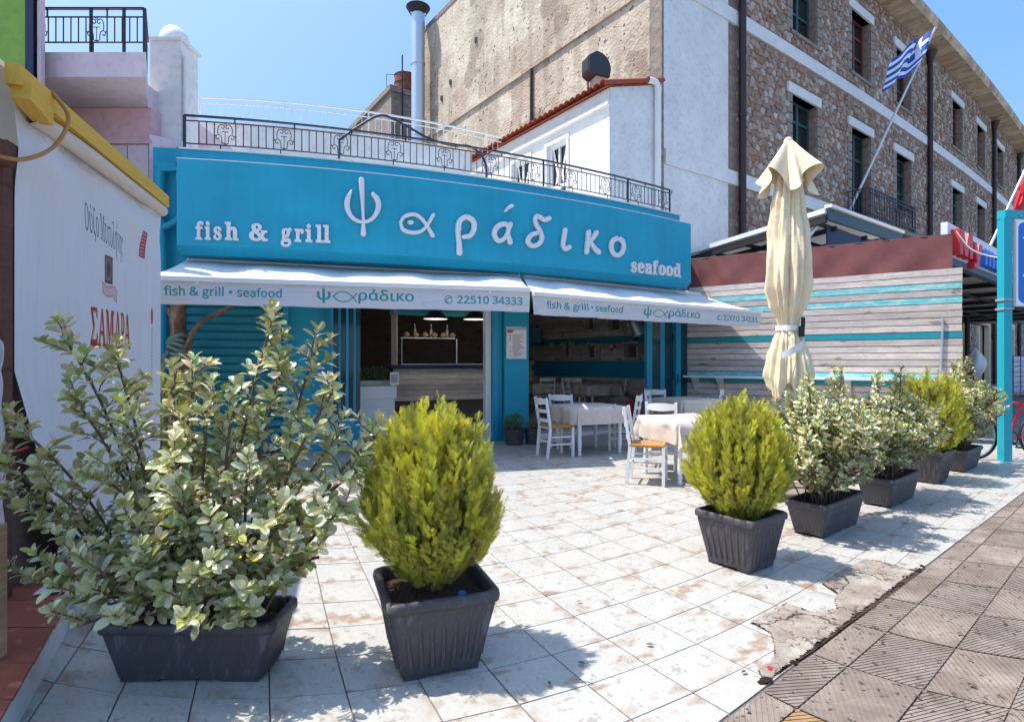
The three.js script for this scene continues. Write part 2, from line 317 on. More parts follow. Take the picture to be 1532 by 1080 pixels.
{
  R = seeded(11);
  const g = structure('terrace_paving', [0, 0, 5]);
  part(g, 'grout_bed', prism([[-6, 1], [-0.6, 1.0], [6.6, kerb(6.6)], [8.3, 9.8], [3.9, 13.2], [-0.2, 10.6], [-2.5, 9.6], [-6, 9]], -0.06, -0.007), M.grout);
  const tiles = [];
  for (let i = -7; i < 36; i++) for (let j = -32; j < -1; j++) {
    const ch = rnd(0, 1), cu = Math.floor(rnd(0, 4)), cv = Math.floor(rnd(0, 4)), dy = rnd(-0.001, 0.001), tilt = rnd(-0.0012, 0.0012);
    let P = [[0, 0], [1, 0], [1, 1], [0, 1]].map(([a, b]) => [...joint(i + a, j + b), a, b]);
    const cx = (P[0][0] + P[2][0]) / 2, cz = (P[0][1] + P[2][1]) / 2;
    if (cz < 1.95 || Math.abs(cx) > cz * 0.98 + 0.35 || cx < -3.7 || cx > 9) continue;
    if (cz > front(cx) + 0.95 * Math.hypot(1, 0.49 + 0.07 * cx)) continue;
    if (cx > 3.6 && cz > 13.2 - 0.7104 * (cx - 3.9)) continue;
    P = shrink(clip(P, (p) => p[1] - kerb(p[0]) - 0.008), 0.0048);
    if (P.length < 3) continue;
    const t = new Tris(), n = P.length, y = (p) => dy + tilt * (p[2] - 0.5), uv = (p) => { let a = p[2], b = p[3]; if (ch > 0.5) a = 1 - a; if ((ch * 8) % 2 > 1) b = 1 - b; if ((ch * 4) % 2 > 1) [a, b] = [b, a]; return [(cu + 0.02 + 0.96 * a) / 4, (cv + 0.02 + 0.96 * b) / 4]; };
    for (let k = 1; k < n - 1; k++) t.tri(V(P[0][0], y(P[0]), P[0][1]), V(P[k][0], y(P[k]), P[k][1]), V(P[k + 1][0], y(P[k + 1]), P[k + 1][1]), uv(P[0]), uv(P[k]), uv(P[k + 1]));
    for (let k = 0; k < n; k++) { const a = P[k], b = P[(k + 1) % n]; t.tri(V(a[0], -0.012, a[1]), V(b[0], -0.012, b[1]), V(b[0], y(b), b[1]), uv(a), uv(b), uv(b)).tri(V(a[0], -0.012, a[1]), V(b[0], y(b), b[1]), V(a[0], y(a), a[1]), uv(a), uv(b), uv(a)); }
    tiles.push([cz, t.geo()]);
  }
  tiles.sort((a, b) => a[0] - b[0]);
  for (const [, q] of tiles.slice(0, 300)) part(g, 'tile', q, M.tile);
  part(g, 'far_tiles', merge(tiles.slice(300).map((x) => x[1])), M.tile).userData.kind = 'stuff';

  // broken mortar where tiles are missing along the pavement
  const out = [[0.92, 2.62], [2.44, 4.028], [2.253, 3.9], [2.015, 3.69], [2.022, 3.521], [1.951, 3.433], [1.893, 3.304], [1.74, 3.265], [1.633, 3.377], [1.317, 3.136], [1.338, 3.116], [1.377, 3.024], [1.344, 2.907], [1.266, 2.739], [1.153, 2.656], [1.136, 2.557], [1.509, 2.837], [1.861, 3.132], [2.321, 3.492], [2.895, 3.963], [2.747, 3.938], [2.597, 4.15]].slice(1);
  part(g, 'earth_bed', prism(out, -0.02, 0.0035), M.soil);
  const inside = (x, z) => { let c = false; for (let i = 0, j = out.length - 1; i < out.length; j = i++) { const [xi, zi] = out[i], [xj, zj] = out[j]; if ((zi > z) !== (zj > z) && x < (xj - xi) * (z - zi) / (zj - zi) + xi) c = !c; } return c; };
  const st = 0.0125, q = (i, j) => { const x = 1.1 + i * st, z = 2.5 + j * st, dx = (vnoise(i * 0.7, j * 0.7, 512) - 0.5) * st * 0.9, dz = (vnoise(i * 0.7 + 99, j * 0.7, 512) - 0.5) * st * 0.9; return V(x + dx, 0.003 + 0.020 * vnoise(x * 7, z * 7, 64) * vnoise(x * 19 + 5, z * 19, 128) + 0.006 * vnoise(x * 60, z * 60, 512), z + dz); };
  const bed = new Tris();
  for (let i = 0; i < 150; i++) for (let j = 0; j < 140; j++) { const x = 1.1 + (i + 0.5) * st, z = 2.5 + (j + 0.5) * st; if (!inside(x, z) || z < kerb(x) + 0.02) continue; const a = q(i, j), b = q(i + 1, j), c = q(i + 1, j + 1), d = q(i, j + 1), U = (v) => [v.x, -v.z]; bed.tri(a, b, c, U(a), U(b), U(c)).tri(a, c, d, U(a), U(c), U(d)); }
  part(g, 'mortar_bed', bed.geo(), M.mortar);
  for (let k = 0; k < 26; k++) { const x = rnd(1.12, 2.9), z = kerb(x) + rnd(0.0, 0.05), r = rnd(0.008, 0.022), m = lpart(g, 'earth_clod', new THREE.IcosahedronGeometry(1, 0), M.soil); m.scale.set(r * rnd(1, 2), r * 0.5, r); m.rotation.y = rnd(0, 6); m.position.copy(V(x, 0.006, z)).sub(g.position); }
}
{
  R = seeded(12);
  const g = structure('pavement', [3, 0, 3]);
  part(g, 'bed', prism([[-1, 0.2], [-0.6, 1.09], [1.127, 2.512], [9.5, kerb(9.5) - 0.008], [14, kerb(14)], [14, 0.2]], -0.06, -0.006), M.paver[3]);
  const tanI = -2, tanJ = 0;
  for (let i = -4; i < 15; i++) for (let j = -1; j < 4; j++) {
    const q = (a, b) => slabJoint(i + 0.012 + a * 0.976, j + 0.012 + b * 0.976), c = q(0.5, 0.5);
    if (c[1] < 1.6 || c[0] > c[1] * 0.96 + 0.3 || c[1] > kerb(c[0]) + 0.3 || c[1] > 8) continue;
    if (Math.abs(q(1, 1)[0] - q(0, 0)[0]) > 1.6) continue;
    const flip = (i + j) & 1, t = new Tris(), keep = (p) => kerb(p[0]) - 0.012 - p[1], h = rnd(-0.001, 0.002), smooth = c[1] > 3.9 && R() < 0.6;
    const face = (P, y) => { const W = clip(P.map(([a, b]) => q(a, b)), keep); for (let k = 1; k < W.length - 1; k++) t.tri(V(W[0][0], y, W[0][1]), V(W[k][0], y, W[k][1]), V(W[k + 1][0], y, W[k + 1][1]), [W[0][0] + i, W[0][1] + j], [W[k][0] + i, W[k][1] + j], [W[k + 1][0] + i, W[k + 1][1] + j]); return W; };
    const sq = [[0, 0], [1, 0], [1, 1], [0, 1]];
    if (smooth) { const W = face(sq, h + 0.002); for (let k = 0; k < W.length; k++) { const a = W[k], b = W[(k + 1) % W.length]; t.quad(V(a[0], -0.02, a[1]), V(b[0], -0.02, b[1]), V(b[0], h + 0.002, b[1]), V(a[0], h + 0.002, a[1]), 0.4, 0.02); } }
    else {
      face(sq, h - 0.0012);
      const w = flip ? (p) => p[0] + p[1] : (p) => p[0] + 1 - p[1], N = 23;
      for (let k = 0; k < N; k++) {
        const lo = 2 * k / N + 0.03, hi = lo + 2 / N * 0.68, B = clip(clip(sq, (p) => w(p) - lo), (p) => hi - w(p)); if (B.length < 3) continue;
        const W = face(B, h + 0.002);
        for (let m = 0; m < W.length; m++) { const a = W[m], b = W[(m + 1) % W.length]; t.quad(V(a[0], h - 0.0014, a[1]), V(b[0], h - 0.0014, b[1]), V(b[0], h + 0.002, b[1]), V(a[0], h + 0.002, a[1]), 0.3, 0.01); }
      }
    }
    if (!t.p.length) continue;
    const tan = i === tanI && j === tanJ;
    part(g, 'paving_slab', t.geo(), tan ? M.paverTan : M.paver[Math.floor(rnd(0, 4))]);
  }
}

// ---------------------------------------------------------------- the fish restaurant
const along = (line, u0, u1, n, d) => Array.from({ length: n + 1 }, (_, i) => line(lerp(u0, u1, i / n), d));
{
  const b = thing('restaurant_building', 'single storey blue restaurant with bowed front and dark open dining room', 'building', [-1, 0, 10]);
  const wall = (u0, u1, y0, y1, m = M.blueWall, d0 = 0.7, d1 = 0.95, n = 4) => part(b, 'wall', sweep(fac, u0, u1, n, [[d0, y0], [d0, y1], [d1, y1], [d1, y0]]), m);
  wall(-5.42, -5.08, 0, 4.72); wall(-3.40, -2.79, 0, 2.6);
  part(b, 'pillar', sweep(fac, 0.143, 0.60, 3, [[0.62, 0], [0.62, 2.6], [1.0, 2.6], [1.0, 0]]), M.blueWall);
  part(b, 'lintel', sweep(fac, -5.08, 4.40, 16, [[0.7, 2.6], [0.7, 3.25], [0.97, 3.25], [0.97, 2.6]]), M.blueWall);
  part(b, 'parapet', sweep(fac, -4.83, 3.77, 20, [[0.28, 4.20], [0.28, 4.56], [0.5, 4.56], [0.5, 4.20]]), M.blue);
  part(b, 'parapet_cap', sweep(fac, -4.85, 3.79, 20, [[0.25, 4.563], [0.25, 4.585], [0.53, 4.585], [0.53, 4.563]]), M.white);
  const edge = along(fac, -5.42, 4.40, 20, 0.76);
  part(b, 'roof_slab', prism([...edge, [4.42, 14.2], [4.0, 15.45], [0, 21], [-6.4, 21]], 3.253, 4.2), M.white);
  part(b, 'floor', prism([...along(fac, -5.42, 4.40, 20, 0.8), [3.6, 13.6], [0.2, 18.2], [-6, 18.2]], -0.05, 0.12), M.gloss);
  part(b, 'threshold', sweep(fac, -2.27, -0.15, 6, [[0.6, 0], [0.6, 0.06], [0.8, 0.06], [0.8, 0]]), M.whitePaint);
  part(b, 'threshold', sweep(fac, 0.6, 3.17, 6, [[0.6, 0], [0.6, 0.06], [0.8, 0.06], [0.8, 0]]), M.whitePaint);
  part(b, 'back_wall', board([-6.1, 18], [0.3, 18], 0.2, 0, 3.25), M.innerWall);
  part(b, 'side_wall', board([-6.1, 18], [-5.5, 8.9], 0.2, 0, 3.25), M.innerWall);
  part(b, 'side_wall', board([3.95, 13.05], [0.2, 18.1], -0.2, 0, 3.25, -0.04), M.innerWall);
  // door and window frames of the two openings
  const post = (u, w, d0, d1, m, y1 = 2.6) => part(b, 'door_frame', sweep(fac, u, u + w, 1, [[d0, 0], [d0, y1], [d1, y1], [d1, 0]]), m);
  post(-0.155, 0.10, 0.74, 0.86, M.whitePaint); post(-0.05, 0.09, 0.66, 0.90, M.blueFrame); post(0.045, 0.09, 0.70, 0.92, M.blueFrame);
  post(-2.80, 0.07, 0.58, 0.75, M.blueFrame); post(-5.08, 0.08, 0.62, 0.70, M.blueFrame); post(-3.46, 0.08, 0.62, 0.70, M.blueFrame);
}
M.doorGlass = std({ color: lin(0.008, 0.05, 0.075), roughness: 0.12 });
function foldingDoors(label, u0, n, step, depth) {                   // leaves stacked against the jamb
  const t = thing('folding_door', label, 'door', [...(() => { const [x, z] = fac(u0, 0.6); return [x, 0, z]; })()]);
  for (let k = 0; k < n; k++) {
    const u = u0 + k * step, dd = depth + (k % 2) * 0.06;
    part(t, 'stile', sweep(fac, u, u + step * 0.34, 1, [[dd, 0.07], [dd, 2.55], [dd + 0.07, 2.55], [dd + 0.07, 0.07]]), M.blueFrame);
    part(t, 'glass_pane', sweep(fac, u + step * 0.34, u + step * 0.96, 1, [[dd + 0.03, 0.5], [dd + 0.03, 2.45], [dd + 0.04, 2.45], [dd + 0.04, 0.5]]), M.doorGlass);
    part(t, 'kick_panel', sweep(fac, u + step * 0.28, u + step * 0.92, 1, [[dd + 0.02, 0.07], [dd + 0.02, 0.5], [dd + 0.05, 0.5], [dd + 0.05, 0.07]]), M.blueFrame);
  }
  return t;
}
foldingDoors('blue glazed folding door leaves stacked beside the shutter', -2.74, 4, 0.115, 0.5);
{
  const t = foldingDoors('blue glazed folding door leaves stacked beside the plank wall', 3.17, 3, 0.40, 0.55);
  part(t, 'handle', rod(F(3.93, 0.47, 0.95), F(3.93, 0.47, 1.15), 0.018), M.black);
}
{ // roller shutter
  const t = thing('roller_shutter', 'closed teal roller shutter with wide horizontal slats', 'shutter', [-4.3, 0, 8.9]);
  for (let k = 0; k < 20; k++) {
    const y = 0.02 + k * 0.126, d = 0.72 + (k > 11 ? 0.012 : 0);
    part(t, 'slat', sweep(fac, -5.0, -3.47, 3, [[d + 0.028, y], [d + 0.006, y + 0.02], [d, y + 0.063], [d + 0.006, y + 0.104], [d + 0.028, y + 0.124], [d + 0.05, y + 0.062]]), M.shutter);
  }
}
// fascia with raised lettering
function stroke(pts, depth) {
  const P = pts.map((p) => new THREE.Vector3(...p)), same = P[0].distanceTo(P[P.length - 1]) < 0.02, c = new THREE.CatmullRomCurve3(P), n = P.length * 6, rings = [], K = 12;
  const add = (p, t, w, z) => { const nx = -t.y, ny = t.x, r = []; for (let k = 0; k < K; k++) { const a = k / K * 2 * Math.PI, ca = Math.cos(a), sa = Math.sin(a), e = 0.55; r.push([p.x + nx * w / 2 * Math.sign(ca) * Math.abs(ca) ** e, p.y + ny * w / 2 * Math.sign(ca) * Math.abs(ca) ** e, depth / 2 * z * Math.sign(sa) * Math.abs(sa) ** e]); } rings.push(r); };
  for (let i = 0; i <= n; i++) {
    const p = c.getPoint(i / n), t = c.getTangent(i / n); t.z = 0; t.normalize();
    if (i === 0 && !same) for (const s of [1, 0.85, 0.5]) add({ x: p.x - t.x * p.z / 2 * s, y: p.y - t.y * p.z / 2 * s }, t, p.z * Math.max(0.05, Math.sqrt(1 - s * s)), s === 1 ? 0.6 : 0.95);
    add(p, t, p.z, 1);
    if (i === n && !same) for (const s of [0.5, 0.85, 1]) add({ x: p.x + t.x * p.z / 2 * s, y: p.y + t.y * p.z / 2 * s }, t, p.z * Math.max(0.05, Math.sqrt(1 - s * s)), s === 1 ? 0.6 : 0.95);
  }
  const pos = [], ix = []; rings.forEach((r) => r.forEach((v) => pos.push(...v)));
  for (let i = 0; i < rings.length - 1; i++) for (let k = 0; k < K; k++) { const a = i * K + k, b = i * K + (k + 1) % K; ix.push(a, b, b + K, a, b + K, a + K); }
  const g = new THREE.BufferGeometry(); g.setAttribute('position', new THREE.Float32BufferAttribute(pos, 3)); g.setIndex(ix); g.computeVertexNormals(); return g;
}
{
  const t = thing('restaurant_sign', 'long bowed turquoise fascia sign with raised white lettering', 'sign', [-1, 3.1, 9]);
  part(t, 'sign_box', sweep(fac, -4.776, 3.773, 32, [[0, 3.10], [0, 4.33], [0.62, 4.33], [0.62, 2.98], [0.13, 2.98]]), M.blue);
  part(t, 'edge_trim', sweep(fac, -4.776, 3.773, 32, [[-0.004, 4.332], [-0.004, 4.345], [0.05, 4.345], [0.05, 4.332]]), M.letter);
  const put = (m, u, y, z) => { m.position.copy(F(u, 0, y)).sub(t.position); m.rotation.y = facTurn(u); m.translateZ(z); };
  const LET = [
    [-2.283, [[[-0.021, 0.501, 0.085], [-0.013, 0.295, 0.072], [-0.003, 0.058, 0.05], [0.005, -0.127, 0.05], [0.005, -0.312, 0.087]], [[-0.171, 0.32, 0.032], [-0.227, 0.184, 0.079], [-0.227, 0.053, 0.079], [-0.176, -0.056, 0.064], [-0.092, -0.121, 0.053], [0.005, -0.135, 0.048], [0.113, -0.092, 0.056], [0.199, 0.016, 0.074], [0.23, 0.144, 0.087], [0.199, 0.248, 0.085], [0.152, 0.295, 0.064]]]],
    [-1.513, [[[-0.257, -0.096, 0.044], [-0.195, -0.006, 0.06], [-0.053, 0.047, 0.06], [0.057, 0.008, 0.055], [0.154, -0.101, 0.055], [0.252, -0.259, 0.071]], [[-0.251, -0.109, 0.044], [-0.216, -0.201, 0.06], [-0.067, -0.24, 0.06], [0.07, -0.205, 0.055], [0.168, -0.1, 0.055], [0.263, 0.068, 0.06]], [[-0.113, -0.084, 0.066], [-0.085, -0.081, 0.066]]]],
    [-0.765, [[[-0.111, -0.497, 0.107], [-0.117, -0.362, 0.088], [-0.137, -0.167, 0.085], [-0.134, -0.054, 0.085]], [[-0.126, -0.138, 0.079], [-0.111, 0.004, 0.085], [-0.001, 0.088, 0.085], [0.118, 0.041, 0.093], [0.139, -0.079, 0.093], [0.076, -0.204, 0.082], [-0.043, -0.238, 0.073]]]],
    [-0.169, [[[0.106, -0.053, 0.076], [0.08, 0.032, 0.081], [-0.016, 0.036, 0.087], [-0.118, -0.032, 0.09], [-0.158, -0.152, 0.09], [-0.086, -0.246, 0.081], [0.022, -0.199, 0.076], [0.1, -0.069, 0.07]], [[0.135, 0.049, 0.087], [0.087, -0.099, 0.081], [0.129, -0.25, 0.096]], [[0.048, 0.262, 0.041], [0.093, 0.319, 0.055], [0.161, 0.359, 0.064]]]],
    [0.436, [[[-0.029, -0.041, 0.078], [-0.149, -0.098, 0.084], [-0.21, -0.208, 0.09], [-0.132, -0.272, 0.084], [-0.012, -0.243, 0.084], [0.068, -0.136, 0.09], [0.04, -0.018, 0.084], [-0.036, 0.094, 0.081], [-0.064, 0.18, 0.078], [-0.036, 0.246, 0.075], [0.033, 0.236, 0.081], [0.11, 0.2, 0.081], [0.216, 0.234, 0.084]]]],
    [0.940, [[[-0.022, 0.07, 0.093], [-0.045, -0.074, 0.089], [-0.063, -0.205, 0.086], [-0.015, -0.265, 0.086], [0.064, -0.226, 0.093]]]],
    [1.450, [[[-0.088, 0.085, 0.102], [-0.108, -0.081, 0.095], [-0.135, -0.267, 0.102]], [[0.089, 0.099, 0.095], [-0.008, -0.023, 0.086], [-0.072, -0.096, 0.076]], [[-0.056, -0.082, 0.076], [0.032, -0.177, 0.089], [0.138, -0.246, 0.102]]]],
    [1.959, [[[0.011, 0.065, 0.092], [-0.119, -0.011, 0.098], [-0.149, -0.151, 0.101], [-0.076, -0.251, 0.092], [0.055, -0.247, 0.092], [0.152, -0.136, 0.101], [0.139, 0.011, 0.098], [0.024, 0.067, 0.092]]]],
  ];
  for (const [u, strokes] of LET) put(lpart(t, 'letter', merge(strokes.map((s, k) => stroke(s, 0.07 + k * 0.006))), M.letter), u, 3.7, 0.035);
  const word = (chars, us, y, size) => chars.split('').forEach((ch, k) => {
    const g = new TextGeometry(ch, { font: serif, size, depth: 0.035, curveSegments: 5, bevelEnabled: true, bevelSize: 0.009, bevelThickness: 0.008, bevelSegments: 2 });
    g.computeBoundingBox(); const bb = g.boundingBox, w = us[k][1] / (bb.max.x - bb.min.x); g.translate(-(bb.max.x + bb.min.x) / 2, 0, 0); g.scale(w, 1, 1);
    put(lpart(t, 'letter', g, M.letter), us[k][0], y(us[k][0]), 0.004);
  });
  word('fish&grill', [[-4.465, 0.104], [-4.358, 0.082], [-4.231, 0.107], [-4.047, 0.179], [-3.695, 0.254], [-3.329, 0.152], [-3.155, 0.131], [-3.026, 0.097], [-2.886, 0.1], [-2.784, 0.105]], (u) => 3.185 + (u + 4.5) * 0.025, 0.235);
  word('seafood', [[2.332, 0.143], [2.487, 0.174], [2.662, 0.208], [2.828, 0.156], [2.99, 0.2], [3.173, 0.207], [3.37, 0.236]], (u) => 3.16 + (u - 2.3) * 0.02, 0.25);
}
// awnings
T.valance = drawn(2048, 136, (c, w, h) => {
  c.fillStyle = '#cfccd0'; c.fillRect(0, 0, w, h);
  const r = seeded(5); for (let i = 0; i < 260; i++) { c.fillStyle = `rgba(${r() < 0.5 ? '150,146,150' : '235,233,236'},${0.05 + 0.06 * r()})`; c.fillRect(r() * w, r() * h, 20 + r() * 200, 2 + r() * 9); }
  c.fillStyle = c.strokeStyle = '#2f9097'; c.lineJoin = c.lineCap = 'round';
  const text = (s, x0, x1, y, px, lw) => { c.font = `${px}px sans-serif`; const m = c.measureText(s).width; c.save(); c.translate(x0 * w, y); c.scale((x1 - x0) * w / m, 1); c.fillText(s, 0, 0); c.lineWidth = lw; c.strokeText(s, 0, 0); c.restore(); };
  text('fish & grill • seafood', 0.0455, 0.326, 84, 68, 3);
  text('ψ', 0.407, 0.448, 86, 84, 3);
  c.lineWidth = 7; c.beginPath(); c.moveTo(0.452 * w, 68); c.bezierCurveTo(0.472 * w, 18, 0.492 * w, 30, 0.512 * w, 96); c.stroke();
  c.beginPath(); c.moveTo(0.452 * w, 68); c.bezierCurveTo(0.470 * w, 112, 0.494 * w, 108, 0.513 * w, 46); c.stroke();
  text('ράδικο', 0.514, 0.668, 86, 84, 3);
  text('22510 34333', 0.786, 0.980, 90, 66, 3);
  c.lineWidth = 5; c.beginPath(); c.ellipse(0.762 * w, 70, 21, 25, 0, 0, 7); c.stroke(); c.lineWidth = 7; c.beginPath(); c.moveTo(0.766 * w, 54); c.quadraticCurveTo(0.752 * w, 66, 0.757 * w, 88); c.stroke();
  c.beginPath(); c.moveTo(0.766 * w, 54); c.lineTo(0.769 * w, 58); c.moveTo(0.757 * w, 88); c.lineTo(0.762 * w, 86); c.stroke();
});
M.valance = phys({ map: T.valance, roughness: 0.8, bumpMap: T.crease, bumpScale: 0.006, transmission: 0.1 });
function awning(label, rl, rr, fl, fr, crumple, seed) {
  const r = seeded(seed), ph = [r() * 6, r() * 6, r() * 6, r() * 6], t = thing('awning', label, 'awning', [(fl.x + fr.x) / 2, 2.45, -(fl.z + fr.z) / 2], 'white awnings under the fascia');
  const at = (a, b) => { const p = rl.clone().lerp(rr, a).lerp(fl.clone().lerp(fr, a), b); p.y -= Math.sin(Math.PI * b) * (0.035 + 0.022 * Math.cos(a * 6.283 * 3 + ph[0]) + 0.012 * Math.cos(a * 6.283 * 7 + ph[1])); return p; };
  part(t, 'canopy', sheet((a, b) => at(a, b), 70, 14, rl.distanceTo(rr), rl.distanceTo(fl)), M.awning);
  part(t, 'front_bar', merge([bar(fl.clone().add(V(0, -0.012, 0.01)), fr.clone().add(V(0, -0.012, 0.01)), 0.05, 0.055)]), M.whitePaint);
  part(t, 'roller_tube', rod(rl, rr, 0.045), M.whitePaint);
  const n = new THREE.Vector3().subVectors(fr, fl).cross(new THREE.Vector3(0, 1, 0)).normalize();
  part(t, 'valance', sheet((a, b) => { const p = fl.clone().lerp(fr, a); p.y -= 0.03 + (1 - b) * 0.29; const k = (1 - b); return p.addScaledVector(n, -0.016 + k * (0.026 * Math.sin(a * 34 + ph[2]) + 0.014 * Math.sin(a * 71 + ph[3]) + 0.02 * Math.sin(a * 13 + ph[0])) + crumple * k * (0.02 * Math.sin(a * 130 + 5 * b) + 0.012 * Math.sin(a * 60 - 9 * b + ph[1]))); }, 160, 6), M.valance);
  for (const a of [0.12, 0.88]) { const p = rl.clone().lerp(rr, a), q = fl.clone().lerp(fr, a), m = p.clone().lerp(q, 0.5).add(new THREE.Vector3(a < 0.5 ? 0.5 : -0.5, -0.12, 0)); p.y -= 0.1; q.y -= 0.06; part(t, 'arm', merge([bar(p, m, 0.035), bar(m, q, 0.035)]), M.whitePaint); }
}
awning('smooth white awning over the teal shutter and the counter doorway', V(-4.86, 2.97, 8.50), V(0.13, 2.97, 10.12), V(-4.40, 2.455, 6.75), V(0.255, 2.455, 7.92), 0.05, 3);
awning('crumpled white awning reaching from the pillar to the plank wall', V(0.20, 2.97, 10.16), V(4.22, 2.94, 12.72), V(0.31, 2.45, 8.33), V(5.06, 2.45, 11.5), 1, 4);

// wrought iron railing on the roof edge
const arcOf = (line, d) => { const us = [], ss = [0]; for (let i = 0; i <= 2000; i++) us.push(-8 + i * 0.008); for (let i = 1; i <= 2000; i++) { const a = line(us[i], d), b = line(us[i - 1], d); ss.push(ss[i - 1] + Math.hypot(a[0] - b[0], a[1] - b[1])); } const f = (x, A, B) => { let lo = 0, hi = 2000; while (hi - lo > 1) { const m = (lo + hi) >> 1; A[m] < x ? lo = m : hi = m; } return lerp(B[lo], B[hi], (x - A[lo]) / (A[hi] - A[lo] || 1)); }; return { s: (u) => f(u, us, ss), u: (s) => f(s, ss, us) }; };
const scroll = (() => {
  const W = (p) => p.map(([x, y]) => new THREE.Vector3(x, y, 0)), g = [];
  for (const s of [-1, 1]) {
    g.push(tube(W([[-0.045 * s, 0.03], [-0.047 * s, 0.09], [-0.06 * s, 0.135], [-0.1 * s, 0.15], [-0.126 * s, 0.122], [-0.115 * s, 0.088], [-0.088 * s, 0.09], [-0.09 * s, 0.11]]), 0.0065, 16, 5));
    g.push(tube(W([[-0.1 * s, 0.16], [-0.1 * s, 0.235], [-0.07 * s, 0.295], [-0.02 * s, 0.29], [-0.012 * s, 0.255], [-0.038 * s, 0.238], [-0.052 * s, 0.258]]), 0.0065, 16, 5));
    g.push(tube(W([[-0.126 * s, 0.12], [-0.14 * s, 0.145], [-0.148 * s, 0.12]]), 0.005, 6, 4), tube(W([[0, 0.185], [-0.02 * s, 0.20], [-0.045 * s, 0.19]]), 0.0055, 6, 4));
  }
  g.push(rod(new THREE.Vector3(0, 0.04, 0), new THREE.Vector3(0, 0.2, 0), 0.005, 0.005, 5), new THREE.TorusGeometry(0.014, 0.005, 5, 10).translate(0, 0.31, 0), new THREE.TorusGeometry(0.014, 0.005, 5, 10).translate(0, 0.018, 0), tube(W([[-0.045, 0.03], [0, 0.02], [0.045, 0.03]]), 0.006, 6, 4));
  return merge(g);
})();
function railing(t, line, d, u0, u1, y, n) {                         // y: base of posts, lower rail, second rail, top rail
  const A = arcOf(line, d), s0 = A.s(u0), s1 = A.s(u1), P = (s, h) => { const [x, z] = line(A.u(s), d); return V(x, h, z); };
  const rail = (h, w, k) => part(t, 'rail', sweep(line, u0, u1, n, [[d - w / 2, h - k / 2], [d - w / 2, h + k / 2], [d + w / 2, h + k / 2], [d + w / 2, h - k / 2]]), M.iron);
  rail(y[3], 0.045, 0.022); rail(y[2], 0.02, 0.014); rail(y[1], 0.02, 0.014);
  let s = s0 + 0.20, k = 0;
  for (; s < s1 - 0.1;) {
    if (k % 6 === 2) { if (s + 0.3 > s1) break; const m = lpart(t, 'scroll_panel', scroll, M.iron); m.position.copy(P(s + 0.15, y[1])).sub(t.position); m.rotation.y = Math.atan2(-(P(s + 0.2, 0).z - P(s + 0.1, 0).z), P(s + 0.2, 0).x - P(s + 0.1, 0).x); m.scale.y = (y[2] - y[1]) / 0.325; }
    const q = P(s, 0); part(t, 'baluster', bar(P(s, y[1]), P(s, y[2]), 0.012), M.iron); s += k % 6 === 2 ? 0.30 : 0.107; k++;
  }
  for (let q = s0 + 0.5; q < s1; q += 0.85) { part(t, 'stub', bar(P(q, y[0]), P(q, y[1]), 0.014), M.iron); part(t, 'stub', bar(P(q + 0.2, y[2]), P(q + 0.2, y[3]), 0.016), M.iron); }
  for (const q of [s0, lerp(s0, s1, 0.635), lerp(s0, s1, 0.86), s1]) part(t, 'post', bar(P(q, y[0]), P(q, y[3]), 0.032), M.iron);
}
{
  const t = thing('roof_railing', 'black wrought iron railing with scrolls along the bowed roof edge', 'railing', [-1, 4.585, 9.6]);
  railing(t, fac, 0.38, -4.818, 3.60, [4.585, 4.69, 5.03, 5.105], 28);
}
{ // white wall and thin white railing of the terrace behind
  const t = thing('terrace_wall', 'plain white terrace wall standing behind the black roof railing', 'wall', [-4, 4.2, 12.5]);
  part(t, 'wall', sweep(fac, -6.5, 0.95, 18, [[4, 4.2], [4, 6.42], [4.2, 6.42], [4.2, 4.2]]), M.white);
  part(t, 'coping', sweep(fac, -6.52, 0.97, 18, [[3.97, 6.423], [3.97, 6.46], [4.23, 6.46], [4.23, 6.423]]), M.white);
  const r = thing('terrace_railing', 'thin white railing on top of the white terrace wall', 'railing', [-4, 6.46, 12.5]);
  const A = arcOf(fac, 4.1), s0 = A.s(-6.45), s1 = A.s(1.9), P = (s, h) => { const [x, z] = fac(A.u(s), 4.1); return V(x, h, z); };
  for (const [h, w] of [[7.02, 0.032], [6.90, 0.018]]) part(r, 'rail', sweep(fac, -6.45, 1.9, 20, [[4.1 - w / 2, h - w / 2], [4.1 - w / 2, h + w / 2], [4.1 + w / 2, h + w / 2], [4.1 + w / 2, h - w / 2]]), M.whitePaint);
  for (let s = s0, k = 0; s <= s1; s += 0.145, k++) part(r, 'baluster', bar(P(s, A.u(s) > 0.95 ? 5.9 : 6.46), P(s, k % 12 ? 6.9 : 7.02), k % 12 ? 0.011 : 0.03), M.whitePaint);
  const a = thing('arched_handrail', 'dark blue wavy iron handrail curling down at its end', 'railing', [-1.5, 5, 13]);
  const pts = [[-2.6, 6.20], [-2.1, 6.55], [-1.5, 6.86], [-0.9, 6.72], [-0.3, 6.52], [0.35, 6.45], [0.85, 6.50], [1.2, 6.30], [1.3, 5.9], [1.22, 5.6]].map(([u, y]) => F(u, 3.8, y));
  part(a, 'rail', tube(pts, 0.028, 60, 6), M.navy);
  part(a, 'upright', bar(F(-2.6, 3.8, 4.2), F(-2.6, 3.8, 6.2), 0.03), M.navy); part(a, 'upright', bar(F(1.22, 3.8, 4.2), F(1.22, 3.8, 5.6), 0.03), M.navy);
}

